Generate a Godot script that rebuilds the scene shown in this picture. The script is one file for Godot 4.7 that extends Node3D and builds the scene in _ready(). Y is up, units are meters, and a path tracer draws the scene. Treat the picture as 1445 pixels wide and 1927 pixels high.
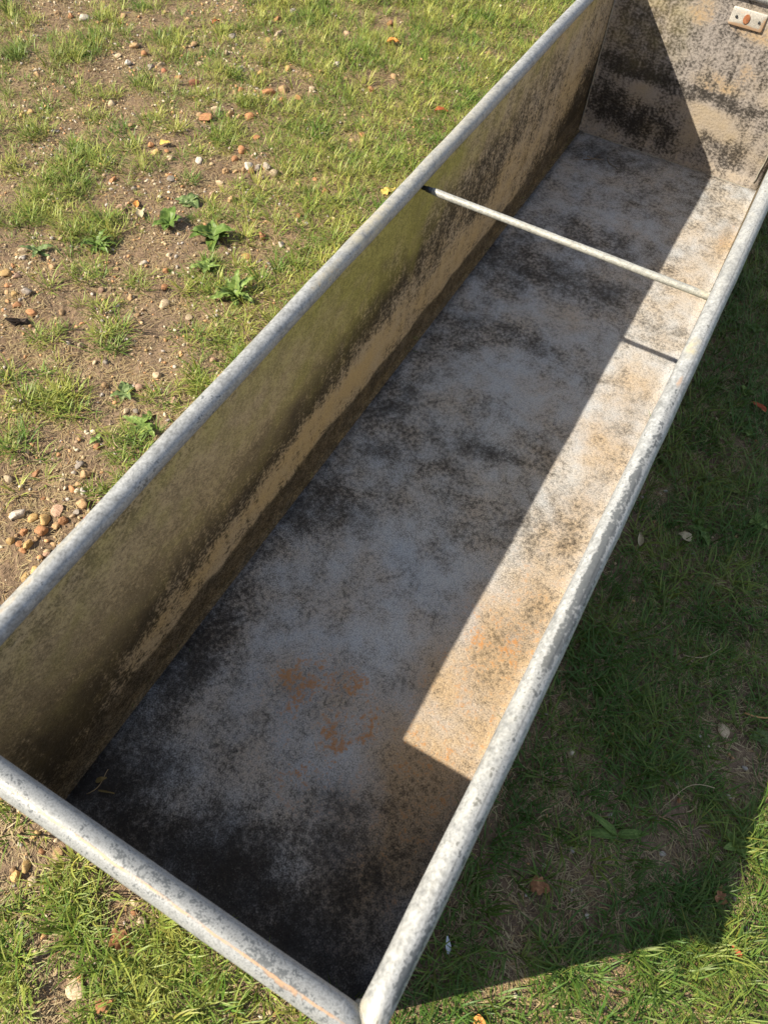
extends Node3D

# Trough: rim line at RIM_Y, near end at z = 0, far end at z = -LONG, x across.
const RIM_Y := 0.5676
const HALF_TOP := 0.345
const HALF_LOW := 0.3392
const LONG := 2.8129
const PIPE := 0.0187
const FLOOR_Y := 0.0074
const RIGHT_LOW := 0.366
const FAR_BACK := 0.0118

const PEBBLES := {
	"o": [-0.96, -0.558, 26, -0.839, -0.567, 23, -0.794, -0.489, 27, -0.858, -0.419, 24, -0.818, -0.439, 29, -0.842, -0.383, 18, -0.824, -0.377, 21, -0.886, -0.512, 11, -0.311, 0.096, 14, -0.09, 0.088, 13, -0.21, 0.192, 13, -2.529, -2.407, 29, -2.073, -2.338, 30, -1.846, -2.278, 28, -1.567, -2.088, 49, -1.447, -2.198, 40, -1.635, -1.848, 26, -1.569, -1.856, 19, -1.469, -1.751, 20, -1.336, -1.949, 28, -1.338, -2.003, 35, -1.238, -1.912, 26, -1.614, -1.613, 30, -1.576, -1.11, 18, -1.514, -1.031, 21, -1.424, -0.984, 27, -1.372, -0.985, 30, -1.162, -1.348, 26, -1.119, -1.284, 26, -1.228, -1.032, 20, -0.991, -1.534, 28, -1.58, -2.338, 28, -1.794, -2.893, 32, -1.49, -2.396, 42, -1.37, -2.416, 29, -1.413, -2.376, 28, -1.158, -2.632, 33, -1.035, -2.341, 27, -0.949, -1.96, 32, -1.027, -2.002, 22, -0.955, -1.789, 19, -1.001, -1.643, 29, -1.344, -2.102, 26, -1.368, -3.157, 32, -0.879, -0.704, 21, 0.749, -0.627, 10],
	"b": [-0.927, -0.583, 19, -0.881, -3.172, 34],
	"t": [-0.847, -0.62, 29, -0.861, -0.493, 15, -0.792, -0.549, 27, -0.804, -0.467, 20, -0.867, -0.401, 12, -0.817, -0.416, 13, -0.769, -0.426, 16, -0.353, 0.102, 15, -0.28, 0.082, 19, -0.334, 0.114, 8, -0.336, 0.147, 13, -0.375, 0.086, 14, -2.582, -2.389, 29, -2.225, -2.674, 30, -2.096, -2.669, 34, -2.136, -2.363, 32, -2.308, -1.983, 26, -2.166, -2.056, 26, -1.512, -2.169, 32, -1.486, -2.179, 32, -1.604, -2.103, 28, -1.88, -1.741, 26, -1.291, -1.894, 28, -1.265, -1.909, 25, -1.318, -1.871, 25, -1.477, -1.567, 21, -1.472, -1.169, 26, -1.177, -1.193, 24, -1.307, -1.037, 25, -1.299, -1.27, 16, -1.112, -1.144, 20, -1.135, -1.616, 23, -1.202, -1.748, 29, -1.582, -2.294, 24, -1.936, -1.692, 19, -1.5, -1.007, 16, -2.444, -2.527, 26, -2.346, -2.538, 28, -1.974, -2.745, 24, -1.948, -2.513, 26, -1.772, -1.984, 23, -1.777, -1.91, 21, -1.128, -2.767, 31, -1.445, -2.435, 42, -1.057, -1.945, 19, -1.036, -1.714, 24, -1.05, -2.296, 24, -1.281, -2.645, 26, -1.002, -0.878, 19],
	"w": [-0.871, -0.61, 12, -0.913, -0.441, 40, -2.471, -2.42, 44, -2.071, -2.237, 29, -1.435, -1.867, 30, -1.266, -1.944, 44, -1.579, -1.149, 24, -1.246, -1.339, 25, -1.676, -2.462, 27, -1.78, -3.012, 35, -1.368, -2.71, 29, -0.924, -1.643, 30, 0.636, -0.528, 13, 0.752, -0.512, 12, 0.659, -0.336, 10],
	"l": [-0.996, -0.507, 25, -0.754, -0.498, 21, -0.29, 0.144, 18, -0.302, 0.066, 11, -0.1, 0.077, 15, -0.07, 0.093, 18, -0.189, 0.214, 17, -0.098, 0.233, 34, -1.969, -2.316, 32, -1.877, -2.318, 21, -2.154, -2.013, 23, -1.93, -1.979, 28, -1.567, -2.153, 30, -1.53, -1.832, 28, -1.291, -1.805, 29, -1.593, -1.175, 30, -1.068, -1.228, 38, -0.975, -1.219, 22, -1.205, -1.41, 18, -2.184, -2.678, 23, -2.151, -2.266, 28, -1.791, -2.527, 23, -1.844, -2.413, 28, -1.68, -2.047, 23, -1.704, -2.782, 41, -1.354, -2.494, 29, -1.163, -1.947, 37, -0.903, -0.986, 27, -0.892, -0.841, 21, -0.884, -0.578, 13, -1.163, -0.957, 22, -1.087, -0.931, 15, 0.786, -0.817, 28, 0.472, -1.354, 12],
	"p": [-0.859, -0.521, 15, -0.831, -0.5, 34, -0.766, -0.399, 18, -0.127, 0.12, 10, -1.522, -1.08, 25, -1.27, -1.165, 22, -1.482, -1.506, 32, -1.275, -1.741, 24, -1.464, -2.946, 32, -0.919, -0.921, 27, -0.808, -1.114, 20, -0.807, -0.938, 29, 0.733, -0.279, 13, 0.901, -0.548, 15],
	"g": [-0.788, -0.524, 16, -1.985, -2.28, 28, -1.442, -1.721, 29, -1.516, -1.618, 21, -1.447, -1.039, 34, -1.86, -2.666, 37, -1.232, -1.948, 28, -1.206, -1.965, 33, -0.872, -0.85, 15, -0.879, -0.637, 22, -1.064, -0.949, 19, -1.197, -0.944, 15, 0.604, -1.221, 14],
	"y": [-0.865, -0.455, 23, -0.839, -0.472, 37, -0.866, -0.378, 23, -0.819, -0.394, 25, -0.755, -0.434, 13, -0.758, -0.348, 23, -0.77, -0.324, 27, -0.343, 0.078, 17, -0.317, 0.126, 23, -0.323, 0.149, 24, -2.148, -1.779, 26, -2.155, -1.743, 27, -1.599, -1.828, 31, -1.559, -1.073, 36, -1.469, -1.009, 27, -1.713, -2.715, 30, -1.524, -2.576, 29, -1.59, -2.48, 28, -0.9, -1.085, 15],
	"r": [-0.755, -0.525, 21, -0.922, -0.501, 12, -1.917, -2.278, 28, -1.76, -2.266, 38],
}
const TUFT_PATCHES := [-2.75, -2.288, 0.058, 0.6, -2.641, -2.289, 0.051, 0.5, -2.48, -2.044, 0.082, 1, -2.412, -2.491, 0.052, 0.9, -2.287, -2.179, 0.098, 0.9, -2.299, -2.329, 0.072, 0.7, -2.063, -2.495, 0.073, 0.7, -1.901, -2.646, 0.067, 0.6, -1.962, -2.912, 0.070, 0.6, -2.326, -2.631, 0.060, 0.5,
	-2.236, -2.41, 0.043, 0.5, -2.296, -1.804, 0.039, 0.7, -2.078, -1.969, 0.079, 0.7, -1.977, -2.023, 0.060, 0.6, -1.987, -2.389, 0.078, 0.7, -1.941, -2.188, 0.075, 0.7, -1.829, -2.347, 0.035, 0.8, -1.672, -2.407, 0.042, 0.7, -2.11, -1.813, 0.064, 0.7, -2.037, -1.692, 0.063, 1,
	-1.901, -1.897, 0.058, 0.6, -1.775, -1.968, 0.059, 0.7, -1.676, -1.978, 0.091, 0.9, -1.68, -2.165, 0.067, 0.7, -1.524, -2.272, 0.054, 0.6, -1.481, -2.054, 0.071, 0.9, -1.49, -1.939, 0.044, 0.6, -1.839, -1.678, 0.092, 0.7, -1.8, -1.839, 0.051, 0.6, -1.706, -1.807, 0.044, 0.7,
	-1.954, -1.486, 0.054, 0.7, -1.733, -1.659, 0.067, 0.8, -1.756, -1.568, 0.072, 0.8, -1.542, -1.735, 0.061, 0.7, -1.756, -1.424, 0.093, 1, -1.677, -1.499, 0.088, 0.9, -1.7, -1.324, 0.074, 0.9, -1.603, -1.343, 0.062, 0.8, -1.519, -1.853, 0.038, 0.5, -1.41, -1.773, 0.043, 0.5,
	-1.46, -1.393, 0.074, 1.2, -1.502, -1.291, 0.055, 0.6, -1.583, -1.218, 0.044, 0.6, -1.363, -1.21, 0.059, 0.4, -1.191, -1.272, 0.054, 0.7, -1.242, -1.098, 0.052, 0.4, -1.138, -1.041, 0.056, 0.9, -1.274, -0.947, 0.060, 0.8, -0.934, -1.161, 0.051, 0.7, -1.039, -1.34, 0.070, 0.6,
	-0.906, -1.378, 0.059, 0.8, -1.165, -1.79, 0.060, 0.6, -1.029, -1.598, 0.046, 0.5, -0.834, -1.234, 0.068, 0.7, -1.062, -1.443, 0.033, 0.5, -1.404, -1.106, 0.021, 0.4, -1.081, -1.431, 0.022, 0.4, -1.116, -0.746, 0.108, 1.1, -1.04, -0.786, 0.057, 0.9, -1.067, -0.592, 0.050, 1,
	-0.811, -0.735, 0.059, 1, -0.878, -0.924, 0.053, 0.9, -0.781, -0.917, 0.053, 1, -0.783, -1.022, 0.069, 1, -0.751, -1.146, 0.066, 1, -0.944, -0.516, 0.048, 0.5, -0.734, -0.631, 0.049, 0.8, -0.794, -0.608, 0.035, 0.8, -0.969, -0.611, 0.031, 0.4, -1.088, -0.999, 0.035, 1,
	-1.24, -0.76, 0.038, 0.6, -0.862, -0.363, 0.023, 0.8, -0.389, 0.091, 0.038, 1, -0.232, 0.118, 0.059, 0.9, -0.174, 0.119, 0.049, 1, -0.173, 0.168, 0.051, 1, -0.242, 0.239, 0.038, 1, -0.182, 0.282, 0.040, 1, -0.095, 0.175, 0.048, 0.8, -0.051, 0.131, 0.058, 0.8,
	-0.004, 0.088, 0.048, 1, -0.034, 0.198, 0.062, 0.8, 0.039, 0.142, 0.079, 0.9, 0.123, 0.124, 0.062, 0.9, 0.018, 0.208, 0.061, 0.8, -0.283, 0.198, 0.019, 0.5, 0.654, -0.239, 0.050, 0.9, 0.819, -0.333, 0.077, 0.9, 0.913, -0.556, 0.054, 1, 0.928, -0.363, 0.067, 0.9,
	0.812, -0.47, 0.060, 0.8, 0.638, -0.295, 0.058, 0.6, 0.687, -0.626, 0.076, 0.8, 0.584, -0.752, 0.088, 0.9, 0.906, -0.626, 0.037, 1, 0.876, -0.431, 0.052, 0.8, 0.774, -0.26, 0.049, 0.6]
const BARE_PATCHES := [-1.418, -3.221, 0.096, -1.428, -2.479, 0.077, -1.168, -2.706, 0.079, -1.625, -2.75, 0.067, -0.85, -3.185, 0.039, -1.024, -1.992, 0.037, -0.921, -1.669, 0.052, -0.78, -2.056, 0.037, -0.934, -1.556, 0.056, -1.566, -3.176, 0.048, -1.381, -3.109, 0.047, -1.365, -2.261, 0.040, -1.209, -1.932, 0.050, 0.848, -0.782, 0.051, 0.738, -0.53, 0.051, 0.568, -0.289, 0.075, 0.629, -0.365, 0.045, 0.59, -0.165, 0.033, 0.747, -0.242, 0.029, 0.793, -0.531, 0.033, 0.578, -0.4, 0.032, -0.341, 0.121, 0.037, -0.127, 0.075, 0.030, -0.139, 0.227, 0.044, -0.094, 0.232, 0.028, -1.435, -1.007, 0.086, -1.003, -1.07, 0.107, -1.204, -1.448, 0.102, -1.113, -1.255, 0.080, -0.828, -0.421, 0.151, -0.917, -0.589, 0.094, -1.036, -0.926, 0.089, -1.359, -1.791, 0.083, -1.256, -1.934, 0.085, -1.831, -1.956, 0.098, -0.777, -0.317, 0.073, -1.229, -1.031, 0.092, -1.576, -1.918, 0.077, -2.104, -2.089, 0.082, -1.284, -0.893, 0.090, -0.805, -0.562, 0.079, -1.284, -1.335, 0.066, -1.565, -1.094, 0.064]


var used := {}
var rng := RandomNumberGenerator.new()
var low_noise := FastNoiseLite.new()
var mid_noise := FastNoiseLite.new()
var fine_noise := FastNoiseLite.new()
var patch_noise := FastNoiseLite.new()
var to_byte := PackedByteArray()

# ---------------------------------------------------------------- helpers

func numbered(called: String) -> String:
	var n: int = used.get(called, 0)
	used[called] = n + 1
	return called if n == 0 else "%s_%03d" % [called, n]

func tag(o: Node3D, label: String, category: String, group := "", kind := "") -> void:
	if label: o.set_meta("label", label)
	if category: o.set_meta("category", category)
	if group: o.set_meta("group", group)
	if kind: o.set_meta("kind", kind)

func thing(called: String, label: String, category: String, at := Vector3.ZERO, turn := 0.0, group := "") -> Node3D:
	var o := Node3D.new()
	o.name = numbered(called)
	add_child(o)
	o.position = at
	o.rotation.y = turn
	tag(o, label, category, group)
	return o

func part(called: String, m: Mesh, mat: Material, parent: Node3D) -> MeshInstance3D:
	var o := MeshInstance3D.new()
	o.name = called
	o.mesh = m
	o.material_override = mat
	o.cast_shadow = GeometryInstance3D.SHADOW_CASTING_SETTING_ON
	parent.add_child(o, true)
	return o

func single(called: String, m: Mesh, mat: Material, label: String, category: String, at := Vector3.ZERO, group := "") -> MeshInstance3D:
	var o := MeshInstance3D.new()
	o.name = numbered(called)
	o.mesh = m
	o.material_override = mat
	add_child(o)
	o.position = at
	tag(o, label, category, group)
	return o

func lin(r: float, g: float, b: float) -> Color:
	return Color(r, g, b).linear_to_srgb()

func plain(c: Color, rough := 0.8, metal := 0.0) -> StandardMaterial3D:
	var m := StandardMaterial3D.new()
	m.albedo_color = c
	m.roughness = rough
	m.metallic = metal
	return m

func noise(freq: float, octaves: int, seed_: int) -> FastNoiseLite:
	var n := FastNoiseLite.new()
	n.noise_type = FastNoiseLite.TYPE_SIMPLEX_SMOOTH
	n.seed = seed_
	n.frequency = freq
	n.fractal_type = FastNoiseLite.FRACTAL_FBM if octaves > 1 else FastNoiseLite.FRACTAL_NONE
	n.fractal_octaves = octaves
	return n

func field(w: int, h: int, freq: float, octaves: int, seed_: int) -> PackedByteArray:
	return noise(freq, octaves, seed_).get_image(w, h).get_data()

func picture(w: int, h: int, data: PackedByteArray) -> ImageTexture:
	return ImageTexture.create_from_image(Image.create_from_data(w, h, false, Image.FORMAT_RGB8, data))

func relief(w: int, h: int, data: PackedByteArray) -> ImageTexture:
	return ImageTexture.create_from_image(Image.create_from_data(w, h, false, Image.FORMAT_L8, data))

func fill_lut() -> void:
	to_byte.resize(2049)
	for i in 2049:
		var c := Color(i / 2048.0, 0, 0).linear_to_srgb()
		to_byte[i] = int(c.r * 255.0 + 0.5)

# Stains, and the warmed sunlit strip of the floor, laid out as soft spots: u, v, radius u, radius v, then light, tan, rust, blue. Drawn small and enlarged.
func stains_and_tones(w: int, h: int, spots: Array, base: Color) -> PackedFloat32Array:
	var sw := 64
	var sh := 256
	var im := Image.create(sw, sh, false, Image.FORMAT_RGBAF)
	for y in sh:
		for x in sw:
			var u := (x + 0.5) / sw
			var v := (y + 0.5) / sh
			var c := base
			for i in range(0, spots.size(), 8):
				var a: float = (u - spots[i]) / spots[i + 2]
				var b: float = (v - spots[i + 1]) / spots[i + 3]
				var d := a * a + b * b
				if d < 4.0:
					var k := exp(-d * d * 0.7)
					c.r += spots[i + 4] * k
					c.g += spots[i + 5] * k
					c.b += spots[i + 6] * k
					c.a += spots[i + 7] * k
			im.set_pixel(x, y, c)
	im.resize(w, h, Image.INTERPOLATE_CUBIC)
	return im.get_data().to_float32_array()

func paint_floor() -> StandardMaterial3D:
	var w := 512
	var h := 2048
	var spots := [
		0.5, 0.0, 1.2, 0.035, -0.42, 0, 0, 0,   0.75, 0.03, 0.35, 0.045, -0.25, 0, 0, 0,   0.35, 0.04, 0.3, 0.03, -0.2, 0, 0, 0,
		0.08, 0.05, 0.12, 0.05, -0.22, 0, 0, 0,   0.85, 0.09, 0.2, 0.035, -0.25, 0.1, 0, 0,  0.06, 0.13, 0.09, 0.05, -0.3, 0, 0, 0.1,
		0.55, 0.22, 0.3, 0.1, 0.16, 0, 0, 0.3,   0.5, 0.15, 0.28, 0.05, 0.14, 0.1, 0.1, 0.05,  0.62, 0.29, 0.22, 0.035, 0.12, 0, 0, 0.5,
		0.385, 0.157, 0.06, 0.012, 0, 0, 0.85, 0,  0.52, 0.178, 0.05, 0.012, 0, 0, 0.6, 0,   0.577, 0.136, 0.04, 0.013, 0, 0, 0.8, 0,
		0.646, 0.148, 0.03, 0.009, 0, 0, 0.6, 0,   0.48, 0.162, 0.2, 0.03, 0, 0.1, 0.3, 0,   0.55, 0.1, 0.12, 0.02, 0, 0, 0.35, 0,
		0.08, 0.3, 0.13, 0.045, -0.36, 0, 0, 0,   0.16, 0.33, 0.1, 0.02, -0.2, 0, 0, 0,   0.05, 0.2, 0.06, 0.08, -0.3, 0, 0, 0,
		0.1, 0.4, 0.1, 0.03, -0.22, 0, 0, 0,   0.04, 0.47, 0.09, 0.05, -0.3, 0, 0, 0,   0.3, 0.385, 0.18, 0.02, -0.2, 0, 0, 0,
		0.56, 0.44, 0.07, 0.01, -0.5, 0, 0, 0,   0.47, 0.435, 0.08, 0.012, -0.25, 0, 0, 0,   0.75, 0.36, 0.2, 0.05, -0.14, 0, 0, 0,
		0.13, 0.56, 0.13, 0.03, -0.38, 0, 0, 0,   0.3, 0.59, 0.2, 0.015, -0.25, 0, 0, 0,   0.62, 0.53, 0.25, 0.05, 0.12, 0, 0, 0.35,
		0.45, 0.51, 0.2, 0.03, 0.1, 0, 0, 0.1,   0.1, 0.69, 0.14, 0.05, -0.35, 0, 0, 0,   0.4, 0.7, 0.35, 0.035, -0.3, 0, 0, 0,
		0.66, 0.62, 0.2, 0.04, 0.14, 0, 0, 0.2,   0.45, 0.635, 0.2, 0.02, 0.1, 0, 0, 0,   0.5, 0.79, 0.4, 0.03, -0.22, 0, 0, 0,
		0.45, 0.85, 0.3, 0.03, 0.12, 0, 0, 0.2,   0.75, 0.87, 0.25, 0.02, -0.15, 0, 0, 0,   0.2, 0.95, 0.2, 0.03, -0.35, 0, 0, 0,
		0.9, 0.2, 0.2, 0.16, 0.16, 0.8, 0.22, -0.2,   0.92, 0.5, 0.18, 0.12, 0.14, 0.5, 0.02, 0,   0.93, 0.8, 0.16, 0.12, 0.22, 0.3, 0, 0,  # right strip tanned and lightened in colour where the sun lies on it
		0.86, 0.4, 0.1, 0.025, -0.12, 0, 0, 0,   0.88, 0.315, 0.1, 0.012, -0.1, 0, 0, 0,   0.82, 0.45, 0.06, 0.02, 0.15, -0.3, 0, 0.2,
		0.9, 0.27, 0.12, 0.02, -0.05, 0.2, 0.3, 0,   0.97, 0.88, 0.05, 0.03, 0, 0.5, 0.2, 0,   0.93, 0.13, 0.1, 0.04, -0.05, 0.4, 0.1, 0,
		0.5, 1.0, 0.9, 0.012, -0.1, 0.2, 0, 0]
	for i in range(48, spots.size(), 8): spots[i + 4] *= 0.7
	var st := stains_and_tones(w, h, spots, Color(0.55, 0.12, 0.0, 0.2))
	var a := field(w, h, 0.006, 4, 11)
	var b := field(w, h, 0.022, 5, 12)
	var c := field(w, h, 0.09, 4, 13)
	var d := field(w, h, 0.33, 2, 14)
	var e := field(w, h, 0.008, 3, 15)
	var out := PackedByteArray()
	out.resize(w * h * 3)
	var grit := RandomNumberGenerator.new()
	grit.seed = 5
	# scratches and scrapes left by shovels and hooves
	var scratch := PackedByteArray()
	scratch.resize(w * h)
	scratch.fill(128)
	for n in 260:
		var px := grit.randf() * w
		var py := grit.randf() * h
		var aim := grit.randfn() * 0.5 + (PI / 2 if grit.randf() < 0.7 else 0.3)
		var tone := 178 if grit.randf() < 0.65 else 84
		var turn := grit.randfn() * 0.006
		for k in int(10.0 + 70.0 * pow(grit.randf(), 2.5)):
			px += cos(aim)
			py += sin(aim)
			aim += turn
			if px < 1 or py < 1 or px >= w - 1 or py >= h - 1: break
			if grit.randf() < 0.75: scratch[int(py) * w + int(px)] = tone
	for i in w * h:
		var n1 := a[i] / 255.0 - 0.5
		var n2 := b[i] / 255.0 - 0.5
		var n3 := c[i] / 255.0 - 0.5
		var n4 := d[i] / 255.0 - 0.5
		var n5 := e[i] / 255.0 - 0.5
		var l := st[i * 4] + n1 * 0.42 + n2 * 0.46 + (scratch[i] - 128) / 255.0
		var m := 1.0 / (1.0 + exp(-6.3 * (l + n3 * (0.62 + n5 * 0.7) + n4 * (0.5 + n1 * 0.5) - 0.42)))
		var t := clampf(st[i * 4 + 1] + n5 * 0.6 + n3 * 0.25, 0.0, 1.0)
		var bl := clampf(st[i * 4 + 3] - n5 * 0.7 + n2 * 0.6, 0.0, 1.0) * 0.7
		var ru := clampf((st[i * 4 + 2] + n3 * 1.9 + n2 * 1.7 + n4 * 1.7 - 0.78) * 1.8, 0.0, 1.0) * clampf(st[i * 4 + 2] * 4.0, 0.0, 1.0) * 0.8
		var r := 0.405 - 0.06 * t - 0.07 * bl
		var g := 0.393 - 0.13 * t + 0.0 * bl
		var bb := 0.38 - 0.205 * t + 0.10 * bl
		var k := 0.05 + 0.95 * m
		k *= 1.0 + n4 * 0.7
		r *= k; g *= k; bb *= k
		if m < 0.3:
			r += 0.008; g += 0.006; bb += 0.005
		r = lerpf(r, 0.27 * (0.5 + 0.8 * m), ru)
		g = lerpf(g, 0.12 * (0.5 + 0.8 * m), ru)
		bb = lerpf(bb, 0.03 * (0.5 + 0.8 * m), ru)
		var q := grit.randf()
		if q > 0.985:
			r += 0.10; g += 0.10; bb += 0.10
		elif q < 0.02:
			r *= 0.5; g *= 0.5; bb *= 0.5
		out[i * 3] = to_byte[clampi(int(r * 2048.0), 0, 2048)]
		out[i * 3 + 1] = to_byte[clampi(int(g * 2048.0), 0, 2048)]
		out[i * 3 + 2] = to_byte[clampi(int(bb * 2048.0), 0, 2048)]
	var mt := StandardMaterial3D.new()
	mt.albedo_texture = picture(w, h, out)
	mt.roughness = 0.72
	mt.metallic_specular = 0.35
	mt.heightmap_enabled = true
	mt.heightmap_texture = relief(w, h, c)
	mt.heightmap_scale = 0.12
	return mt

# Inside of a wall. u runs up the wall (0 at the floor), v along it. mode 0 the long sides, 1 the far end.
func paint_wall(w: int, h: int, spots: Array, mode: int, seed_: int) -> StandardMaterial3D:
	var st := stains_and_tones(w, h, spots, Color(0.62, 0.5 if mode == 0 else 0.18, 0.0, 0.0))
	var a := field(w, h, 0.006, 4, seed_ + 1)
	var b := field(w, h, 0.022, 5, seed_ + 2)
	var c := field(w, h, 0.1, 4, seed_ + 3)
	var d := field(w, h, 0.35, 2, seed_ + 4)
	var e := field(w, h, 0.012, 3, seed_ + 5)
	var line := noise(0.009, 4, seed_ + 6)
	var runs_im := noise(0.06, 4, seed_ + 7).get_image(24, h)
	runs_im.resize(w, h, Image.INTERPOLATE_CUBIC)
	var runs := runs_im.get_data()
	var hard := 9.0 if mode == 0 else 7.0
	var grey := Vector3(1, 1, 1) if mode == 0 else Vector3(0.74, 0.76, 0.86)
	var out := PackedByteArray()
	out.resize(w * h * 3)
	var grit := RandomNumberGenerator.new()
	grit.seed = seed_
	for y in h:
		var tide := 0.205 + 0.03 * line.get_noise_1d(y) + (0.012 * sin(y * 0.004))
		if mode == 1: tide = -1.0
		for x in w:
			var i := y * w + x
			var u := (x + 0.5) / w
			var n1 := a[i] / 255.0 - 0.5
			var n2 := b[i] / 255.0 - 0.5
			var n3 := c[i] / 255.0 - 0.5
			var n4 := d[i] / 255.0 - 0.5
			var n5 := e[i] / 255.0 - 0.5
			var l := st[i * 4] + n1 * 0.25 + (runs[i] / 255.0 - 0.5) * 0.4
			if mode == 1: l += 0.05
			var moss := clampf(st[i * 4 + 3] + n5 * 0.5 * clampf(st[i * 4 + 3] * 3.0, 0.0, 1.0), 0.0, 1.0)
			var tn := clampf(st[i * 4 + 1] + n5 * 0.5, 0.0, 1.0)
			var m := 1.0 / (1.0 + exp(-hard * (l + n2 * 0.55 + n3 * 0.95 + n4 * 0.5 - 0.47)))
			# below the tide line the sheet is evenly dark
			var wet := clampf((tide + n3 * 0.02 - u) * 60.0, 0.0, 1.0)
			m = lerpf(m, clampf(0.13 + n3 * 0.4 + n4 * 0.5 + n2 * 0.3, 0.0, 1.0), wet)
			var k := 0.1 + 0.9 * m
			k *= 1.0 + n4 * 0.55
			var r := (0.42 + 0.05 * tn) * k * grey.x
			var g := (0.372 - 0.01 * tn) * k * grey.y
			var bb := (0.31 - 0.11 * tn) * k * grey.z
			var vy := (float(y) / h - 0.46) / 0.13
			var olive := clampf(exp(-vy * vy) + n5 * 0.8 + 0.05 + 0.4 * smoothstep(0.8, 0.97, u), 0.0, 1.0)
			var film := 0.98 + 0.3 * m + n3 * 0.25 + n4 * 0.8 + n2 * 0.18
			r = lerpf(r, (0.34 - 0.07 * olive) * film, moss)
			g = lerpf(g, (0.275 - 0.025 * olive) * film, moss)
			bb = lerpf(bb, (0.165 - 0.085 * olive) * film, moss)
			var ru := clampf((st[i * 4 + 2] + n3 * 0.7 + n2 * 0.6 - 0.25) * 1.8, 0.0, 1.0) * clampf(st[i * 4 + 2] * 4.0, 0.0, 1.0)
			r = lerpf(r, 0.40, ru * 0.6)
			g = lerpf(g, 0.26, ru * 0.6)
			bb = lerpf(bb, 0.12, ru * 0.6)
			var q := grit.randf()
			if q > 0.985:
				r += 0.07; g += 0.065; bb += 0.05
			elif q < 0.02:
				r *= 0.45; g *= 0.45; bb *= 0.45
			out[i * 3] = to_byte[clampi(int(r * 2048.0), 0, 2048)]
			out[i * 3 + 1] = to_byte[clampi(int(g * 2048.0), 0, 2048)]
			out[i * 3 + 2] = to_byte[clampi(int(bb * 2048.0), 0, 2048)]
	var mt := StandardMaterial3D.new()
	mt.albedo_texture = picture(w, h, out)
	mt.roughness = 0.85
	mt.metallic_specular = 0.3
	mt.heightmap_enabled = true
	mt.heightmap_texture = relief(w, h, c)
	mt.heightmap_scale = 0.1
	return mt

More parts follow.
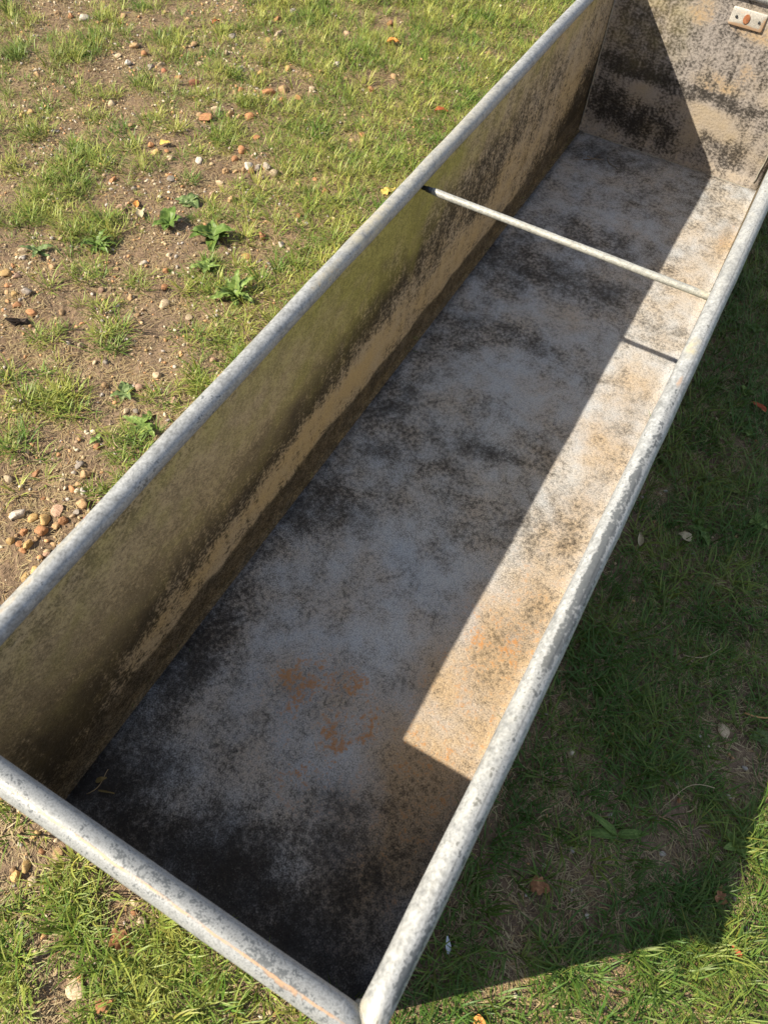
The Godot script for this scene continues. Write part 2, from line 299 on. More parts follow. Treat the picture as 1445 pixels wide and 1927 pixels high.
# Galvanised pipe: u round the pipe (0.5 on top), v along it. wear: dark bare patches, u, v, ru, rv, dark, tan, rust, blue.
func paint_pipe(w: int, h: int, spots: Array, seam_u: float, seam_rust: float, speck: float, base: Color, seed_: int) -> StandardMaterial3D:
	var st := stains_and_tones(w, h, spots, Color(0, 0, 0, 0))
	var a := field(w, h, 0.01, 4, seed_ + 1)
	var b := field(w, h, 0.05, 4, seed_ + 2)
	var c := field(w, h, 0.16, 3, seed_ + 3)
	var d := field(w, h, 0.4, 2, seed_ + 4)
	var wander := noise(0.006, 4, seed_ + 5)
	var broken := noise(0.012, 4, seed_ + 6)
	var out := PackedByteArray()
	out.resize(w * h * 3)
	var bump := PackedByteArray()
	bump.resize(w * h)
	for y in h:
		var seam := seam_u + 0.022 * wander.get_noise_1d(y)
		var strong := clampf(0.75 + 1.3 * broken.get_noise_1d(y), 0.0, 1.0)
		for x in w:
			var i := y * w + x
			var u := (x + 0.5) / w
			var n1 := a[i] / 255.0 - 0.5
			var n2 := b[i] / 255.0 - 0.5
			var n3 := c[i] / 255.0 - 0.5
			var n4 := d[i] / 255.0 - 0.5
			var k := 1.0 + n1 * 0.4 + n2 * 0.55 + n4 * 0.45
			var dark := clampf((n3 * 1.0 + n2 * 0.9 + n4 * 0.35 + n1 * 0.5 + speck + st[i * 4] * 1.25 - 0.55) * 5.0, 0.0, 1.0)
			k *= 1.0 + n3 * 0.75
			var crack := clampf(1.0 - absf(n2 + 0.06) * 34.0, 0.0, 1.0) * clampf((n1 + 0.1) * 6.0, 0.0, 1.0) * 0.75
			crack = maxf(crack, clampf(1.0 - absf(n3 - 0.1) * 26.0, 0.0, 1.0) * clampf((n1 - 0.02) * 8.0, 0.0, 1.0) * 0.6)
			dark = maxf(dark, crack)
			var r := base.r * k
			var g := base.g * k
			var bb := base.b * k
			r = lerpf(r, 0.07, dark * 0.88)
			g = lerpf(g, 0.078, dark * 0.88)
			bb = lerpf(bb, 0.084, dark * 0.88)
			var t := clampf(st[i * 4 + 1] * (0.7 + n2 * 1.4), 0.0, 1.0)
			r = lerpf(r, 0.42, t); g = lerpf(g, 0.37, t); bb = lerpf(bb, 0.24, t)
			var off := absf(u - seam)
			var s := clampf(1.0 - off / (0.014 + 0.014 * n2), 0.0, 1.0)
			s = clampf(s * 2.0 + n3 * 0.6 * s, 0.0, 1.0)
			var rs := clampf(s * seam_rust * strong + clampf((st[i * 4 + 2] + n2 * 0.9 - 0.25) * 2.0, 0.0, 1.0) * clampf(st[i * 4 + 2] * 4.0, 0.0, 1.0), 0.0, 1.0)
			if seam_rust <= 0.0:
				var ds := s * 0.3 * strong
				r *= 1.0 - ds; g *= 1.0 - ds; bb *= 1.0 - ds
			r = lerpf(r, 0.40, rs * 0.85); g = lerpf(g, 0.25, rs * 0.85); bb = lerpf(bb, 0.15, rs * 0.85)
			out[i * 3] = to_byte[clampi(int(r * 2048.0), 0, 2048)]
			out[i * 3 + 1] = to_byte[clampi(int(g * 2048.0), 0, 2048)]
			out[i * 3 + 2] = to_byte[clampi(int(bb * 2048.0), 0, 2048)]
			bump[i] = clampi(int(150.0 + n3 * 50.0 + n2 * 30.0 - dark * 50.0 - s * 60.0), 0, 255)
	var mt := StandardMaterial3D.new()
	mt.albedo_texture = picture(w, h, out)
	mt.roughness = 0.5
	mt.metallic = 0.18
	mt.metallic_specular = 0.45
	mt.heightmap_enabled = true
	mt.heightmap_texture = relief(w, h, bump)
	mt.heightmap_scale = 0.06
	return mt

# A sheet of metal from a grid of points, given a thickness along its normal.
func sheet(shape: Callable, nu: int, nv: int, thick: float) -> ArrayMesh:
	var st := SurfaceTool.new()
	st.begin(Mesh.PRIMITIVE_TRIANGLES)
	st.set_smooth_group(0)
	var front: Array[Vector3] = []
	var back: Array[Vector3] = []
	for j in nv + 1:
		for i in nu + 1:
			var u := i / float(nu)
			var v := j / float(nv)
			var p: Vector3 = shape.call(u, v)
			var pu: Vector3 = shape.call(minf(u + 0.01, 1.0), v) - shape.call(maxf(u - 0.01, 0.0), v)
			var pv: Vector3 = shape.call(u, minf(v + 0.01, 1.0)) - shape.call(u, maxf(v - 0.01, 0.0))
			front.append(p)
			back.append(p - pv.cross(pu).normalized() * thick)
	var at := func(i: int, j: int) -> int: return j * (nu + 1) + i
	for side in 2:
		var pts := front if side == 0 else back
		for j in nv + 1:
			for i in nu + 1:
				st.set_uv(Vector2(i / float(nu), j / float(nv)))
				st.add_vertex(pts[at.call(i, j)])
	var n := front.size()
	for j in nv:
		for i in nu:
			var p0: int = at.call(i, j)
			var p1: int = at.call(i + 1, j)
			var p2: int = at.call(i + 1, j + 1)
			var p3: int = at.call(i, j + 1)
			for k in [p0, p1, p2, p0, p2, p3]: st.add_index(k)
			for k in [p0, p2, p1, p0, p3, p2]: st.add_index(n + k)
	for j in nv:
		for i in [0, nu]:
			var p0: int = at.call(i, j)
			var p3: int = at.call(i, j + 1)
			for k in [p0, p3, n + p3, p0, n + p3, n + p0]: st.add_index(k)
	for i in nu:
		for j in [0, nv]:
			var p0: int = at.call(i, j)
			var p1: int = at.call(i + 1, j)
			for k in [p0, p1, n + p1, p0, n + p1, n + p0]: st.add_index(k)
	st.generate_normals()
	return st.commit()

# A round bar through points, with radii; mitre_a and mitre_b cut the ends at 45 degrees on the inner side given by their sign.
func tube(points: Array[Vector3], radii: Array[float], segments: int, mitre_a := 0.0, mitre_b := 0.0, caps := true) -> ArrayMesh:
	var st := SurfaceTool.new()
	st.begin(Mesh.PRIMITIVE_TRIANGLES)
	st.set_smooth_group(0)
	var n := points.size()
	for k in n:
		var axis := (points[mini(k + 1, n - 1)] - points[maxi(k - 1, 0)]).normalized()
		var up := Vector3.UP if absf(axis.y) < 0.9 else Vector3.RIGHT
		var side := axis.cross(up).normalized()
		up = side.cross(axis).normalized()
		for s in segments + 1:
			var a := (s / float(segments) - 0.5) * TAU
			var across := sin(a) * radii[k]
			var p := points[k] + up * cos(a) * radii[k] + side * across
			if k == 0: p += axis * across * mitre_a
			if k == n - 1: p += axis * across * mitre_b
			st.set_uv(Vector2(s / float(segments), k / float(n - 1)))
			st.add_vertex(p)
	var w := segments + 1
	for k in n - 1:
		for s in segments:
			var p := k * w + s
			for q in [p, p + 1, p + w + 1, p, p + w + 1, p + w]: st.add_index(q)
	if caps:
		for e in 2:
			var ring := 0 if e == 0 else (n - 1) * w
			st.set_uv(Vector2(0.5, e))
			st.add_vertex(points[0 if e == 0 else n - 1])
			var mid := n * w + e
			for s in segments:
				if e == 0: for q in [mid, ring + s + 1, ring + s]: st.add_index(q)
				else: for q in [mid, ring + s, ring + s + 1]: st.add_index(q)
	st.generate_normals()
	return st.commit()

func rounded_box(size: Vector3, r: float) -> ArrayMesh:
	# a box whose top edges (towards +y) are rounded over: stacked outlines
	var st := SurfaceTool.new()
	st.begin(Mesh.PRIMITIVE_TRIANGLES)
	st.set_smooth_group(0)
	var corner := 5
	var count := corner * 4
	var levels := [[0.0, 0.0], [size.y - r, 0.0], [size.y - r * 0.3, r * 0.3], [size.y, r]]
	for l in levels:
		var hx: float = size.x * 0.5 - l[1]
		var hz: float = size.z * 0.5 - l[1]
		var cr := r * 1.6
		for q in 4:
			for k in corner:
				var a := (q + k / float(corner - 1)) * PI / 2
				var cx := (hx - cr) * (1.0 if q == 0 or q == 3 else -1.0)
				var cz := (hz - cr) * (1.0 if q < 2 else -1.0)
				st.set_uv(Vector2((cx + cos(a) * cr) / size.x + 0.5, (cz + sin(a) * cr) / size.z + 0.5))
				st.add_vertex(Vector3(cx + cos(a) * cr, l[0], cz + sin(a) * cr))
	for l in levels.size() - 1:
		for k in count:
			var a := l * count + k
			var b := l * count + (k + 1) % count
			for i in [a, b, b + count, a, b + count, a + count]: st.add_index(i)
	st.set_uv(Vector2(0.5, 0.5))
	st.add_vertex(Vector3(0, size.y, 0))
	var mid := levels.size() * count
	for k in count:
		for i in [mid, mid - count + k, mid - count + (k + 1) % count]: st.add_index(i)
	st.generate_normals()
	return st.commit()

# ---------------------------------------------------------------- ground

func in_trough(x: float, z: float, m := 0.0) -> bool:
	return x > -HALF_LOW - 0.022 - m and x < RIGHT_LOW + 0.055 + m and z < 0.02 + m and z > -LONG - 0.05 - m

func ground_height(x: float, z: float) -> float:
	var far := maxf(absf(x), absf(z + 1.5))
	var h := -0.014 + low_noise.get_noise_2d(x, z) * 0.012 + mid_noise.get_noise_2d(x, z) * 0.009 + fine_noise.get_noise_2d(x, z) * 0.006
	h *= clampf(2.0 - far * 0.1, 0.3, 1.0)
	if absf(x) < 0.4 and z < 0.08 and z > -LONG - 0.08:
		h = minf(h, -0.006)
	return h

func bare(x: float, z: float) -> float:
	var k := 0.0
	for i in range(0, BARE_PATCHES.size(), 3):
		var dx: float = x - BARE_PATCHES[i]
		var dz: float = z - BARE_PATCHES[i + 1]
		var r: float = BARE_PATCHES[i + 2] * 1.25
		var d := (dx * dx + dz * dz) / (r * r)
		if d < 3.0: k = maxf(k, exp(-d * d))
	return k

func turf(x: float, z: float) -> float:
	# how thickly grass stands, 0 to 1
	var n := patch_noise.get_noise_2d(x, z)
	var n2 := mid_noise.get_noise_2d(x * 0.7 + 9.0, z * 0.7)
	var g := 0.0
	if x > 0.3:
		g = 0.9 + 0.4 * n + 0.3 * n2
	elif z > -0.1 and x > -0.5:
		g = 0.62 + 0.5 * n + 0.3 * n2
	else:
		var lawn := x + 0.72 - 0.69 * (z + 1.2)
		g = lerpf(0.32, 1.05, smoothstep(-0.35, 0.2, lawn)) + 0.55 * n + 0.3 * n2
		if z > -1.1: g = minf(g, 0.2 + 0.35 * n + smoothstep(-0.85, -0.5, x) * 0.5)
		if x < -3.0 or z < -4.6: g = 0.6 + 0.4 * n
	return clampf(g - bare(x, z) * (0.7 if x > 0.3 else 0.75), 0.0, 1.0)

func near_view(x: float, z: float) -> bool:
	# the part of the lawn that the photograph shows, and a good step round it
	var left := (2.66 * (z + 2.32) - 2.65 * (x + 2.84)) / 3.755
	var top := (2.13 * (z + 2.32) + 1.53 * (x + 2.84)) / 2.62
	var low := (1.2 * (z - 0.33) + 0.66 * (x + 0.18)) / 1.37
	return left < 0.35 and top > -0.45 and low < 0.35

func axis_steps(lo: float, hi: float, step: float, far: float) -> PackedFloat32Array:
	var a := PackedFloat32Array()
	var left: Array[float] = []
	var s := step
	var x := lo
	while x > -far:
		s *= 1.35
		x -= s
		left.append(x)
	left.reverse()
	for v in left: a.append(v)
	var n := int((hi - lo) / step)
	for i in n + 1: a.append(lo + i * step)
	s = step
	x = lo + n * step
	while x < far:
		s *= 1.35
		x += s
		a.append(x)
	return a

func soil_material() -> StandardMaterial3D:
	var w := 1024
	var fine: PackedByteArray = noise(0.05, 5, 71).get_seamless_image(w, w).get_data()
	var grain: PackedByteArray = noise(0.22, 3, 72).get_seamless_image(w, w).get_data()
	var broad: PackedByteArray = noise(0.012, 3, 73).get_seamless_image(w, w).get_data()
	var out := PackedByteArray()
	out.resize(w * w * 3)
	var grit := RandomNumberGenerator.new()
	grit.seed = 8
	var bump := PackedByteArray()
	bump.resize(w * w)
	for i in w * w:
		var n1 := fine[i] / 255.0 - 0.5
		var n2 := grain[i] / 255.0 - 0.5
		var n3 := broad[i] / 255.0 - 0.5
		var k := 1.0 + n1 * 0.9 + n2 * 0.9
		var r := (0.172 + n3 * 0.05) * k
		var g := (0.124 + n3 * 0.03) * k
		var b := (0.084 + n3 * 0.015) * k
		var q := grit.randf()
		if q > 0.993:
			r += 0.16; g += 0.13; b += 0.09
		out[i * 3] = to_byte[clampi(int(r * 2048.0), 0, 2048)]
		out[i * 3 + 1] = to_byte[clampi(int(g * 2048.0), 0, 2048)]
		out[i * 3 + 2] = to_byte[clampi(int(b * 2048.0), 0, 2048)]
		bump[i] = clampi(int(128.0 + n1 * 150.0 + n2 * 110.0), 0, 255)
	var m := StandardMaterial3D.new()
	m.albedo_texture = picture(w, w, out)
	m.vertex_color_use_as_albedo = true
	m.heightmap_enabled = true
	m.heightmap_texture = relief(w, w, bump)
	m.heightmap_scale = 0.5
	m.roughness = 0.95
	m.metallic_specular = 0.2
	return m

func build_ground() -> void:
	var xs := axis_steps(-3.1, 1.6, 0.0125, 70.0)
	var zs := axis_steps(-4.4, 0.7, 0.0125, 70.0)
	var nx := xs.size()
	var nz := zs.size()
	var pos := PackedVector3Array()
	var nor := PackedVector3Array()
	var uvs := PackedVector2Array()
	var col := PackedColorArray()
	pos.resize(nx * nz)
	nor.resize(nx * nz)
	uvs.resize(nx * nz)
	col.resize(nx * nz)
	for j in nz:
		for i in nx:
			var x := xs[i]
			var z := zs[j]
			var k := j * nx + i
			pos[k] = Vector3(x, ground_height(x, z), z)
			uvs[k] = Vector2(x, z) / 0.83
			var n := patch_noise.get_noise_2d(x * 0.6 + 4.0, z * 0.6)
			var damp := 1.0 + n * 0.35
			col[k] = Color(0.95 * damp, 0.93 * damp, 0.92 * damp)
			if x > 1.75 or x < -3.35 or z > 0.8 or z < -4.75:
				col[k] = Color(0.55, 0.85, 0.4)
	for j in nz:
		for i in nx:
			var a := pos[j * nx + mini(i + 1, nx - 1)] - pos[j * nx + maxi(i - 1, 0)]
			var b := pos[mini(j + 1, nz - 1) * nx + i] - pos[maxi(j - 1, 0) * nx + i]
			nor[j * nx + i] = b.cross(a).normalized()
	var idx := PackedInt32Array()
	idx.resize((nx - 1) * (nz - 1) * 6)
	var t := 0
	for j in nz - 1:
		for i in nx - 1:
			var p := j * nx + i
			idx[t] = p; idx[t + 1] = p + 1; idx[t + 2] = p + nx + 1
			idx[t + 3] = p; idx[t + 4] = p + nx + 1; idx[t + 5] = p + nx
			t += 6
	var arr := []
	arr.resize(Mesh.ARRAY_MAX)
	arr[Mesh.ARRAY_VERTEX] = pos
	arr[Mesh.ARRAY_NORMAL] = nor
	arr[Mesh.ARRAY_TEX_UV] = uvs
	arr[Mesh.ARRAY_COLOR] = col
	arr[Mesh.ARRAY_INDEX] = idx
	var m := ArrayMesh.new()
	m.add_surface_from_arrays(Mesh.PRIMITIVE_TRIANGLES, arr)
	var o := part("ground", m, soil_material(), self)
	tag(o, "bare brown soil of a worn lawn", "", "", "structure")

# ---------------------------------------------------------------- grass, straw, crumbs

# One tuft: blades that leave one point; spread 0 upright to 1 flat.
func tuft_mesh(blades: int, length: float, wide: float, spread: float, foot: float, seed_: int) -> ArrayMesh:
	var r := RandomNumberGenerator.new()
	r.seed = seed_
	var pos := PackedVector3Array()
	var nor := PackedVector3Array()
	var col := PackedColorArray()
	var idx := PackedInt32Array()
	for b in blades:
		var a := r.randf() * TAU
		var lean := clampf(spread * r.randf_range(0.45, 1.15), 0.05, 1.25) * 1.3
		var l := length * r.randf_range(0.45, 1.15)
		var wd := wide * r.randf_range(0.7, 1.25)
		var bend := r.randf_range(0.2, 0.9)
		var veer := r.randf_range(-0.9, 0.9)
		var p := Vector3(cos(a), 0, sin(a)) * foot * sqrt(r.randf()) + Vector3(0, -0.003, 0)
		var dirh := a + r.randf_range(-0.7, 0.7)
		var tint := r.randf_range(0.6, 1.4)
		var yellow := r.randf()
		var c := Color(tint * (1.0 + 0.3 * yellow), tint, tint * (1.0 - 0.2 * yellow))
		if r.randf() < 0.2: c = Color(2.2 * tint, 1.45 * tint, 2.0 * tint)
		var n := 4
		var first := pos.size()
		for k in n + 1:
			var t := k / float(n)
			var side := Vector3(-sin(dirh), 0, cos(dirh))
			var w := wd * (1.0 - t * t * 0.95) * (0.7 + 0.3 * minf(1.0, t * 4.0))
			var dir := Vector3(cos(dirh) * sin(lean), cos(lean), sin(dirh) * sin(lean))
			var nn := dir.cross(side).normalized()
			pos.append(p - side * w * 0.5)
			pos.append(p + side * w * 0.5)
			nor.append(nn); nor.append(nn)
			col.append(c); col.append(c)
			p += dir * l / n
			if p.y < 0.002: p.y = 0.002
			lean = minf(lean + bend / n * (1.0 + t), 1.75)
			dirh += veer / n
		for k in n:
			var q := first + k * 2
			for i in [q, q + 1, q + 3, q, q + 3, q + 2]: idx.append(i)
	var arr := []
	arr.resize(Mesh.ARRAY_MAX)
	arr[Mesh.ARRAY_VERTEX] = pos
	arr[Mesh.ARRAY_NORMAL] = nor
	arr[Mesh.ARRAY_COLOR] = col
	arr[Mesh.ARRAY_INDEX] = idx
	var m := ArrayMesh.new()
	m.add_surface_from_arrays(Mesh.PRIMITIVE_TRIANGLES, arr)
	return m

func lump(seed_: int, rings: int, around: int, flat: float, rough: float, facet := false) -> ArrayMesh:
	var nz := noise(0.9, 2, seed_)
	var r := RandomNumberGenerator.new()
	r.seed = seed_
	# a few flat faces, as flints and broken gravel have
	var cuts: Array = []
	for k in 8:
		cuts.append([Vector3(r.randfn(), r.randfn() * 0.6, r.randfn()).normalized(), r.randf_range(0.42, 0.85)])
	var st := SurfaceTool.new()
	st.begin(Mesh.PRIMITIVE_TRIANGLES)
	st.set_smooth_group(-1 if facet else 0)
	for j in rings + 1:
		for i in around:
			var th := PI * j / rings
			var ph := TAU * i / around
			var d := Vector3(sin(th) * cos(ph), cos(th), sin(th) * sin(ph))
			var p := d * (1.0 + rough * nz.get_noise_3dv(d * 1.1))
			for c in cuts:
				var over: float = p.dot(c[0]) - c[1]
				if over > 0.0: p -= c[0] * over * 0.92
			st.add_vertex(p * Vector3(0.5, 0.5 * flat, 0.5 * 0.78))
	for j in rings:
		for i in around:
			var a := j * around + i
			var b := j * around + (i + 1) % around
			for q in [a, b, b + around, a, b + around, a + around]: st.add_index(q)
	if facet: st.deindex()
	st.generate_normals()
	return st.commit()

func scatter(called: String, m: Mesh, mat: Material, places: Array, tints: PackedColorArray, parent: Node3D) -> void:
	if places.is_empty(): return
	var mm := MultiMesh.new()
	mm.transform_format = MultiMesh.TRANSFORM_3D
	mm.use_colors = true
	mm.mesh = m
	mm.instance_count = places.size()
	for i in places.size():
		mm.set_instance_transform(i, places[i])
		mm.set_instance_color(i, tints[i])
	var o := MultiMeshInstance3D.new()
	o.name = called
	o.multimesh = mm
	o.material_override = mat
	parent.add_child(o, true)
	o.set_meta("kind", "stuff")

func blade_material() -> StandardMaterial3D:
	var m := StandardMaterial3D.new()
	m.vertex_color_use_as_albedo = true
	m.roughness = 0.5
	m.metallic_specular = 0.4
	m.cull_mode = BaseMaterial3D.CULL_DISABLED
	m.backlight_enabled = true
	m.backlight = Color(0.6, 0.6, 0.6)
	return m

func build_grass() -> void:
	var kinds: Array = []
	for k in 4: kinds.append(tuft_mesh(12, 0.046, 0.0027, 0.85, 0.013, 100 + k))     # sprawling short turf
	for k in 4: kinds.append(tuft_mesh(14, 0.068, 0.0031, 0.7, 0.016, 200 + k))      # longer tufts
	for k in 2: kinds.append(tuft_mesh(10, 0.095, 0.0033, 0.8, 0.02, 300 + k))       # long lax blades
	for k in 2: kinds.append(tuft_mesh(12, 0.026, 0.0023, 1.0, 0.012, 400 + k))      # close-cropped
	var places: Array = []
	var tints: Array = []
	for k in kinds.size():
		places.append([])
		tints.append(PackedColorArray())
	var put := func(k: int, x: float, z: float, s: float, c: Color) -> void:
		if in_trough(x, z, 0.0): return
		if stone_cells.has(Vector2i(roundi(x / 0.02), roundi(z / 0.02))) and rng.randf() < 0.85: return
		var b := Basis(Vector3.UP, rng.randf() * TAU).scaled(Vector3(s, s * rng.randf_range(0.8, 1.15), s))
		places[k].append(Transform3D(b, Vector3(x, ground_height(x, z), z)))
		tints[k].append(c)
	var green := func(x: float, z: float) -> Color:
		var n := clampf(0.5 + patch_noise.get_noise_2d(x * 1.7 + 30.0, z * 1.7) * 0.8 + rng.randf_range(-0.45, 0.45), 0.0, 1.0)
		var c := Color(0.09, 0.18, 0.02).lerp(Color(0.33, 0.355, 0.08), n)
		if x > 0.3: c = Color(0.052, 0.122, 0.019).lerp(Color(0.17, 0.225, 0.042), n * n)  # right of the trough the blades are coloured darker to deepen the shade
		return c
	var step := 0.021
	var z := -4.7
	while z < 0.75:
		var x := -3.3
		while x < 1.7:
			var px := x + rng.randf() * step
			var pz := z + rng.randf() * step
			x += step
			if absf(px) < HALF_LOW + 0.02 and pz < 0.02 and pz > -LONG - 0.05: continue
			var g := turf(px, pz)
			if rng.randf() > g * 0.95: continue
			var k := rng.randi() % 4
			var q := rng.randf()
			if px > 0.3:
				if q < 0.45: k = 4 + rng.randi() % 4
				elif q < 0.6: k = 8 + rng.randi() % 2
			elif q < 0.22 + 0.2 * g: k = 4 + rng.randi() % 4
			elif q > 0.8: k = 10 + rng.randi() % 2
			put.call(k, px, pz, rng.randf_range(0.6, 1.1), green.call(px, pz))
		z += step
	for i in range(0, TUFT_PATCHES.size(), 4):
		var r: float = TUFT_PATCHES[i + 2]
		var want: float = TUFT_PATCHES[i + 3]
		var shade := rng.randf_range(-0.3, 0.3)
		for n in int(1250.0 * want * r * r * 3.0) + 3:
			var a := rng.randf() * TAU
			var d := r * 0.95 * pow(rng.randf(), 0.62)
			var px: float = TUFT_PATCHES[i] + cos(a) * d
			var pz: float = TUFT_PATCHES[i + 1] + sin(a) * d
			var k := rng.randi() % 4
			var q := rng.randf()
			if q < want * 0.62: k = 4 + rng.randi() % 4
			elif q > 0.93: k = 8 + rng.randi() % 2
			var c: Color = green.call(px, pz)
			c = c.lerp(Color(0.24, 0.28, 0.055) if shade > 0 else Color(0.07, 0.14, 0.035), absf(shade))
			put.call(k, px, pz, rng.randf_range(0.65, 1.15), c)
	var grass := Node3D.new()
	grass.name = "grass"
	add_child(grass)
	tag(grass, "short green grass in worn tufts round the trough", "grass", "", "stuff")
	var mat := blade_material()
	var total := 0
	for k in kinds.size():
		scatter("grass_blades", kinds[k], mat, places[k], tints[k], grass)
		total += places[k].size()
	print("tufts ", total)
	# dead blades lying flat
	var dry: Array = []
	for k in 4: dry.append(tuft_mesh(11, 0.034, 0.0019, 1.25, 0.03, 500 + k))
	var dp: Array = [[], [], [], []]
	var dc: Array = [PackedColorArray(), PackedColorArray(), PackedColorArray(), PackedColorArray()]
	for n in 90000:
		var px := rng.randf_range(-3.2, 1.5)
		var pz := rng.randf_range(-4.6, 0.7)
		if in_trough(px, pz, 0.0) or not near_view(px, pz): continue
		var keep := 0.55 + 0.5 * patch_noise.get_noise_2d(px * 1.3 - 20.0, pz * 1.3) + 0.3 * turf(px, pz)
		if rng.randf() > keep: continue
		var k := rng.randi() % 4
		var s := rng.randf_range(0.5, 1.2)
		dp[k].append(Transform3D(Basis(Vector3.UP, rng.randf() * TAU).scaled(Vector3(s, s * 0.45, s)), Vector3(px, ground_height(px, pz) + 0.001, pz)))
		dc[k].append(Color(0.44, 0.36, 0.20).lerp(Color(0.27, 0.20, 0.11), rng.randf()))
	var straw := Node3D.new()
	straw.name = "straw"
	add_child(straw)
	tag(straw, "dry straw coloured dead grass lying on the soil", "dead grass", "", "stuff")
	for k in 4: scatter("dead_blades", dry[k], mat, dp[k], dc[k], straw)
	# soil crumbs and fine gravel
	var crumb_mat := StandardMaterial3D.new()
	crumb_mat.vertex_color_use_as_albedo = true
	crumb_mat.roughness = 0.95
	var cm: Array = [lump(601, 4, 6, 0.7, 0.8), lump(602, 4, 6, 0.7, 0.8), lump(603, 4, 6, 0.6, 0.9)]
	var cp: Array = [[], [], []]
	var cc: Array = [PackedColorArray(), PackedColorArray(), PackedColorArray()]
	var gp: Array = [[], [], []]
	var gc: Array = [PackedColorArray(), PackedColorArray(), PackedColorArray()]
	for n in 60000:
		var px := rng.randf_range(-3.2, 1.4)
		var pz := rng.randf_range(-4.6, 0.65)
		if in_trough(px, pz, 0.01) or not near_view(px, pz): continue
		var k := rng.randi() % 3
		var s := 0.003 + 0.006 * pow(rng.randf(), 3.0)
		var b := Basis(Vector3.UP, rng.randf() * TAU).rotated(Vector3.RIGHT, rng.randf_range(-0.4, 0.4)).scaled(Vector3(s, s, s))
		cp[k].append(Transform3D(b, Vector3(px, ground_height(px, pz) + s * 0.1, pz)))
		cc[k].append(Color(0.165, 0.12, 0.082) * rng.randf_range(0.6, 1.25))
	var grit_tones := [Color(0.45, 0.34, 0.20), Color(0.48, 0.27, 0.13), Color(0.52, 0.45, 0.33), Color(0.38, 0.34, 0.30), Color(0.40, 0.29, 0.19)]
	for n in 90000:
		var px := rng.randf_range(-3.2, 1.3)
		var pz := rng.randf_range(-4.6, 0.6)
		if in_trough(px, pz, 0.01) or not near_view(px, pz): continue
		var much := 0.42 + 0.9 * mid_noise.get_noise_2d(px * 0.5 + 50.0, pz * 0.5)
		if px > 0.3: much *= 0.15
		elif px + 0.72 - 0.69 * (pz + 1.2) > 0.1: much *= 0.4
		if rng.randf() > much: continue
		var k := rng.randi() % 3
		var s := 0.005 + 0.014 * pow(rng.randf(), 2.2)
		var b := Basis(Vector3.UP, rng.randf() * TAU).rotated(Vector3.RIGHT, rng.randf_range(-0.3, 0.3)).scaled(Vector3(s, s, s))
		gp[k].append(Transform3D(b, Vector3(px, ground_height(px, pz) + s * 0.12, pz)))
		gc[k].append(grit_tones[rng.randi() % 5] * rng.randf_range(0.7, 1.15))
	var crumbs := Node3D.new()
	crumbs.name = "soil_crumbs"
	add_child(crumbs)
	tag(crumbs, "small brown crumbs of loose soil", "soil", "", "stuff")
	for k in 3: scatter("crumb_scatter", cm[k], crumb_mat, cp[k], cc[k], crumbs)
	var gravel := Node3D.new()
	gravel.name = "gravel"
	add_child(gravel)
	tag(gravel, "fine tan and orange gravel pressed into the soil", "gravel", "", "stuff")
	for k in 3: scatter("gravel_scatter", cm[k], crumb_mat, gp[k], gc[k], gravel)

# ---------------------------------------------------------------- trough

